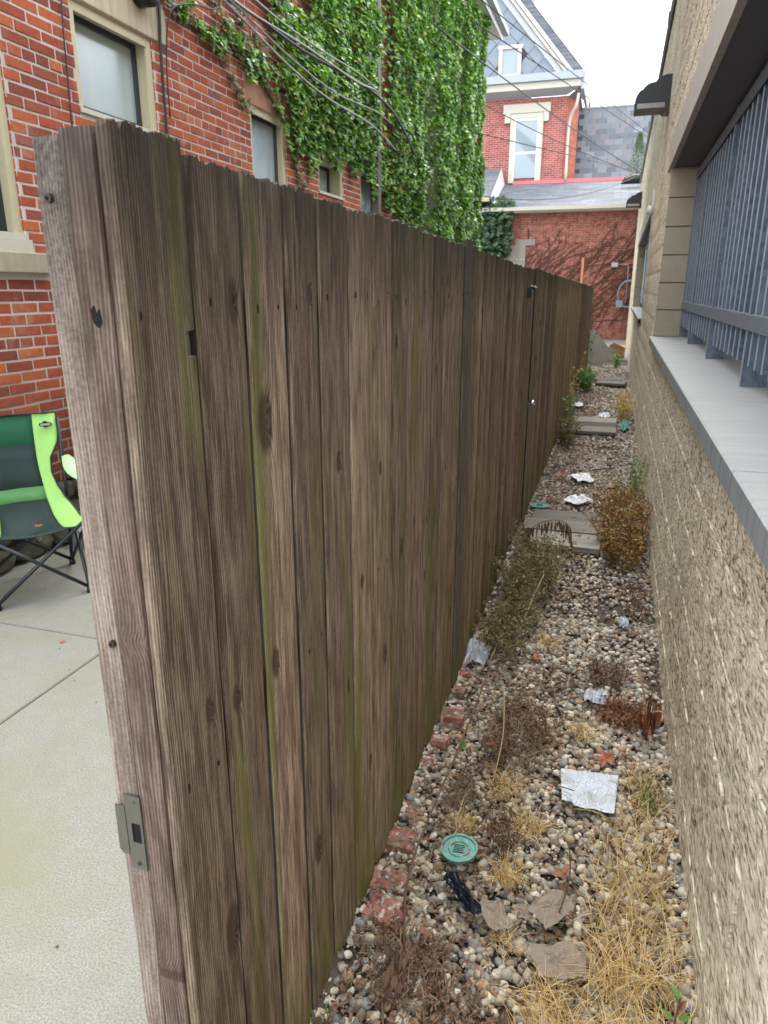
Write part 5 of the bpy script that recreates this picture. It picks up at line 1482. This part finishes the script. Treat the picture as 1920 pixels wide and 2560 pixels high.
weed('dried_weed', -.36, 1.36, .13, .16, .05, 90, 1700, .012, DEAD, DEADP, 'flattened dried weed at the near fence foot', seed=9, spread=1.4)
weed('dried_weed', -.22, 1.26, .12, .10, .04, 60, 900, .012, DEAD, DEADP, 'flattened dried weed at the bottom of the picture', seed=10, spread=1.4)
weed('dried_weed', -.37, 2.05, .05, .15, .06, 30, 500, .012, DEAD, DEADP, 'dried weed beside the mossy edging bricks', seed=11, spread=1.2)
weed('dried_weed', -.10, 2.80, .12, .25, .05, 40, 600, .014, DEAD, DEADP, 'sparse dried weed before the dark soil patch', seed=12, spread=1.2)
weed('shrubby_weed', -.42, 8.15, .10, .45, .34, 50, 1300, .032, FADED, SEED, 'dull green weed against the fence before the farther planks', seed=13)
weed('leafy_weed', -.46, 8.9, .05, .2, .62, 20, 260, .045, GREENW, SEED, 'pale leafy weed climbing the fence by the farther planks', seed=14, spread=.25)
weed('straw_weed', .19, 10.4, .10, .65, .34, 120, 1500, .03, STRAW, DEADP, 'golden straw weed against the block wall past the farther planks', seed=15, spread=.5)
weed('leafy_weed', -.42, 13.0, .10, .6, .40, 40, 900, .055, GREENW, SEED, 'bright green leafy weed at the fence near the far end', seed=16, spread=.5)
weed('leafy_weed', .05, 16.8, .08, .3, .42, 20, 260, .06, GREENW, SEED, 'green weed beside the cardboard box', seed=17, spread=.4)
weed('leafy_weed', -.45, 16.0, .03, .2, 1.1, 8, 120, .06, GREENW, SEED, 'thin green vine climbing the end of the fence', seed=18, spread=.15)
weed('pale_vine', -.50, 10.0, .02, .25, .95, 6, 160, .05, m_leaf('yellowed_leaf', [(0, (.35, .28, .10)), (1, (.6, .5, .25))], .6, .2), DEADP, 'yellowed vine hanging on the far fence boards', seed=19, spread=.2)
weed('leafy_weed', .245, 2.2, .03, .10, .10, 8, 60, .02, GREENW, SEED, 'small green weed at the wall foot beside the foil', seed=20)
weed('rusty_weed', .16, 2.70, .10, .12, .05, 60, 1200, .018, m_leaf('russet', [(0, (.10, .035, .015)), (1, (.34, .13, .05))], .7, .1), SEED, 'russet mat of dead stems beside the wall', seed=22, spread=1.2)
weed('dark_weed', .10, 3.02, .10, .14, .03, 40, 700, .02, DEAD, SEED, 'dark dead leaves mat in the gravel before the planks', seed=23, spread=1.4)
weed('clover', -.51, 1.16, .01, .02, .03, 6, 18, .012, GREENW, SEED, 'tiny clover sprouting at the near fence foot', seed=24)
# drooping dead fern-like frond in front of the planks
fr = tag(empty('dead_frond', (-.42, 4.38, 0)), 'arching dead frond with hanging dark leaves in front of the planks', 'frond')
arc = smooth_path([(0, 0, 0), (.0, .02, .16), (.08, .03, .25), (.20, .03, .27), (.26, .02, .22), (.27, .0, .12)], 6)
MB().tube(arc, .0022, 5).build('stem', SEED, fr)
m = MB(); rr = random.Random(9)
for i, p in enumerate(arc[5:]):
    for k in range(2):
        L = rr.uniform(.05, .13); w = rr.uniform(.004, .009); dx = rr.uniform(-.01, .01); dy = rr.uniform(-.03, .03)
        m.add([p, (p.x + dx - w, p.y + dy, p.z - L * .5), (p.x + dx, p.y + dy * 1.5, p.z - L), (p.x + dx + w, p.y + dy, p.z - L * .5)], [(0, 1, 2, 3)])
m.build('leaflets', DEAD, fr)
# rust coloured dead plant at the wall
dp = tag(empty('dead_plant', (.25, 2.60, 0)), 'upright rust brown dead plant with folded leaves at the block wall foot', 'plant')
m = MB(); rr = random.Random(12)
for k in range(26):
    a = rr.uniform(0, 6.28); x, y = .02 * math.cos(a), .035 * math.sin(a); h = rr.uniform(.05, .19); w = rr.uniform(.005, .013); tw = rr.uniform(-.03, .03)
    x1 = min(x + tw, .065)
    m.add([(x, y - w * .5, .0), (x, y + w * .5, 0), (x1, y + w + tw, h * .6), (x1 * .8, y + tw * 1.5, h), (x1, y - w + tw, h * .55)], [(0, 1, 2, 3, 4)])
m.build('leaves', m_leaf('russet_b', [(0, (.09, .03, .015)), (1, (.36, .14, .06))], .6, .1), dp)
MB().tube(smooth_path([(0, 0, 0), (-.01, .02, .10), (-.035, .03, .2), (-.05, .05, .25)]), .004, 6).tube(smooth_path([(.0, 0, .1), (.04, -.03, .13), (.055, -.05, .09)]), .003, 6).build('stalk', m_plain('pale_stalk', (.45, .25, .16), .7), dp)
# seedling bottom right
sdl = tag(empty('seedling', (.26, 1.33, 0)), 'young green seedling at the wall foot in the bottom right corner', 'plant')
MB().tube([(0, 0, 0), (.0, .005, .09), (.003, .0, .17)], .0022, 6).tube([(0, 0, .03), (-.02, .0, .09)], .0013, 5).build('stem', SEED, sdl)
for (dx, dz, rot_, mt) in [(-.03, .10, 2.6, GREENW), (.03, .105, .3, GREENW), (.0, .15, 1.4, GREENW), (-.01, .165, 2.2, GREENW), (.02, .08, -.6, BRL), (-.02, .07, 3.4, ORL), (.015, .13, .9, BRL)]:
    MB().add([(0, 0, 0), (.012, -.009, .004), (.034, 0, -.002), (.012, .009, .004)], [(0, 1, 2, 3)]).build('leaf', mt, sdl, loc=(dx * .15, 0, dz), rot=(.3, -.3, rot_))
# twigs and long dead stems
TW = 'dead twigs on the path'
def twig(pts, r, lab, mat=SEED): return tag(MB().tube(smooth_path(pts), r, 5).build('twig', mat, None, True), lab, 'twig', TW)
twig([(-.385, 1.40, .02), (-.415, 1.55, .10), (-.40, 1.75, .16), (-.37, 2.0, .22), (-.34, 2.35, .30)], .0032, 'long brown stem rising along the fence foot with one green leaf')
twig([(-.40, 1.35, .01), (-.395, 1.25, .03), (-.36, 1.15, .02)], .003, 'brown stem lying at the lower end of the fence')
twig([(-.27, 2.1, .02), (-.265, 2.3, .09), (-.30, 2.55, .14)], .0028, 'pale bare twig curving up in the middle of the path', DEADP)
twig([(-.33, 3.25, .03), (-.29, 3.5, .12), (-.26, 3.75, .16)], .0045, 'pale thick twig leaning in the faded weeds', DEADP)
twig([(-.42, 2.95, .02), (-.38, 3.3, .10)], .004, 'pale twig standing right of the crumpled bag', DEADP)
twig([(-.35, 2.25, .02), (-.1, 2.16, .035), (-.02, 2.13, .045), (.0, 2.12, .05)], .002, 'dark forked twig touching the foil sheet')
twig([(-.01, 1.62, .02), (.01, 1.66, .12), (.0, 1.70, .20)], .0022, 'thin dark stalk standing in the torn cardboard')
twig([(-.3, 1.2, .02), (-.2, 1.22, .035), (-.12, 1.27, .03)], .003, 'curved brown root piece at the bottom of the path')
twig([(-.1, 6.9, .02), (.1, 7.0, .03)], .008, 'short dark stick past the paper scraps')
MB2 = MB().add([(0, 0, 0), (.014, -.012, .006), (.03, 0, .0), (.014, .014, .006)], [(0, 1, 2, 3)]).build('single_leaf', GREENW, None, loc=(-.375, 2.02, .215), rot=(.9, .3, .5))
tag(MB2, 'one fresh green leaf on the long brown stem', 'leaf')
# hanging dead leaves on the near stem
m = MB(); rr = random.Random(5)
for k in range(40):
    x, y = -.375 + rr.uniform(-.02, .02), 1.30 + rr.uniform(-.05, .05); z = rr.uniform(.03, .10); L = rr.uniform(.02, .045)
    m.add([(x, y, z), (x - .005, y - .01, z - L * .5), (x, y - .02, z - L), (x + .006, y - .01, z - L * .5)], [(0, 1, 2, 3)])
tag(m.build('withered_leaves', DEAD), 'withered brown leaves hanging low by the near fence foot', 'leaves')
# leaf litter: crumbs nobody could count
n = 9000
yl = .9 + 12 * rg.uniform(0, 1, n) ** 1.6; xl = np.where(rg.uniform(0, 1, n) < .5, rg.uniform(-.52, -.2, n), rg.uniform(-.52, .33, n))
zl = np.array([gz(a, b) for a, b in zip(xl, yl)]) + rg.uniform(.012, .03, n)
V, F = scatter(smallleaf, smallleaf_f, np.stack([xl, yl, zl], 1), rotmats(n, .5, rg) * (rg.uniform(.008, .024, n) * (1 + yl * .08))[:, None, None])
tag(link('leaf_litter', np_mesh('leaf_litter', V, F, DEAD)), 'brown crumbs of dead leaves scattered over the gravel', 'litter', kind='stuff')

# short broken stem pieces, uncountable
m = MB(); rr = random.Random(31)
for k in range(420):
    y = .95 + 7 * rr.random() ** 1.5; x = rr.uniform(-.52, .31) if rr.random() < .5 else rr.uniform(-.52, -.22); a = rr.uniform(0, 6.28); L = rr.uniform(.02, .07)
    z = gz(x, y) + rr.uniform(.014, .03)
    m.tube([(x, y, z), (min(x + L * .5 * math.cos(a), .32), y + L * .5 * math.sin(a) + rr.uniform(-.008, .008), z + rr.uniform(0, .01)), (min(x + L * math.cos(a), .32), y + L * math.sin(a), z + rr.uniform(-.004, .01))], rr.uniform(.0006, .0014), 3, False)
tag(m.build('stem_litter', DEADP), 'broken straw and stem bits scattered over the gravel', 'litter', kind='stuff')
# specks blown onto the patio
m = MB()
for k in range(60):
    x, y, r = rr.uniform(-3.3, -.75), rr.uniform(.6, 3.9), rr.uniform(.003, .009); m.add([(x, y, .004), (x + r, y + r * .3, .002), (x + r * .6, y + r, .005), (x - r * .3, y + r * .7, .002)], [(0, 1, 2, 3)])
tag(m.build('patio_crumbs', DEAD), 'tiny dark crumbs of debris on the pale patio slabs', 'litter', kind='stuff')
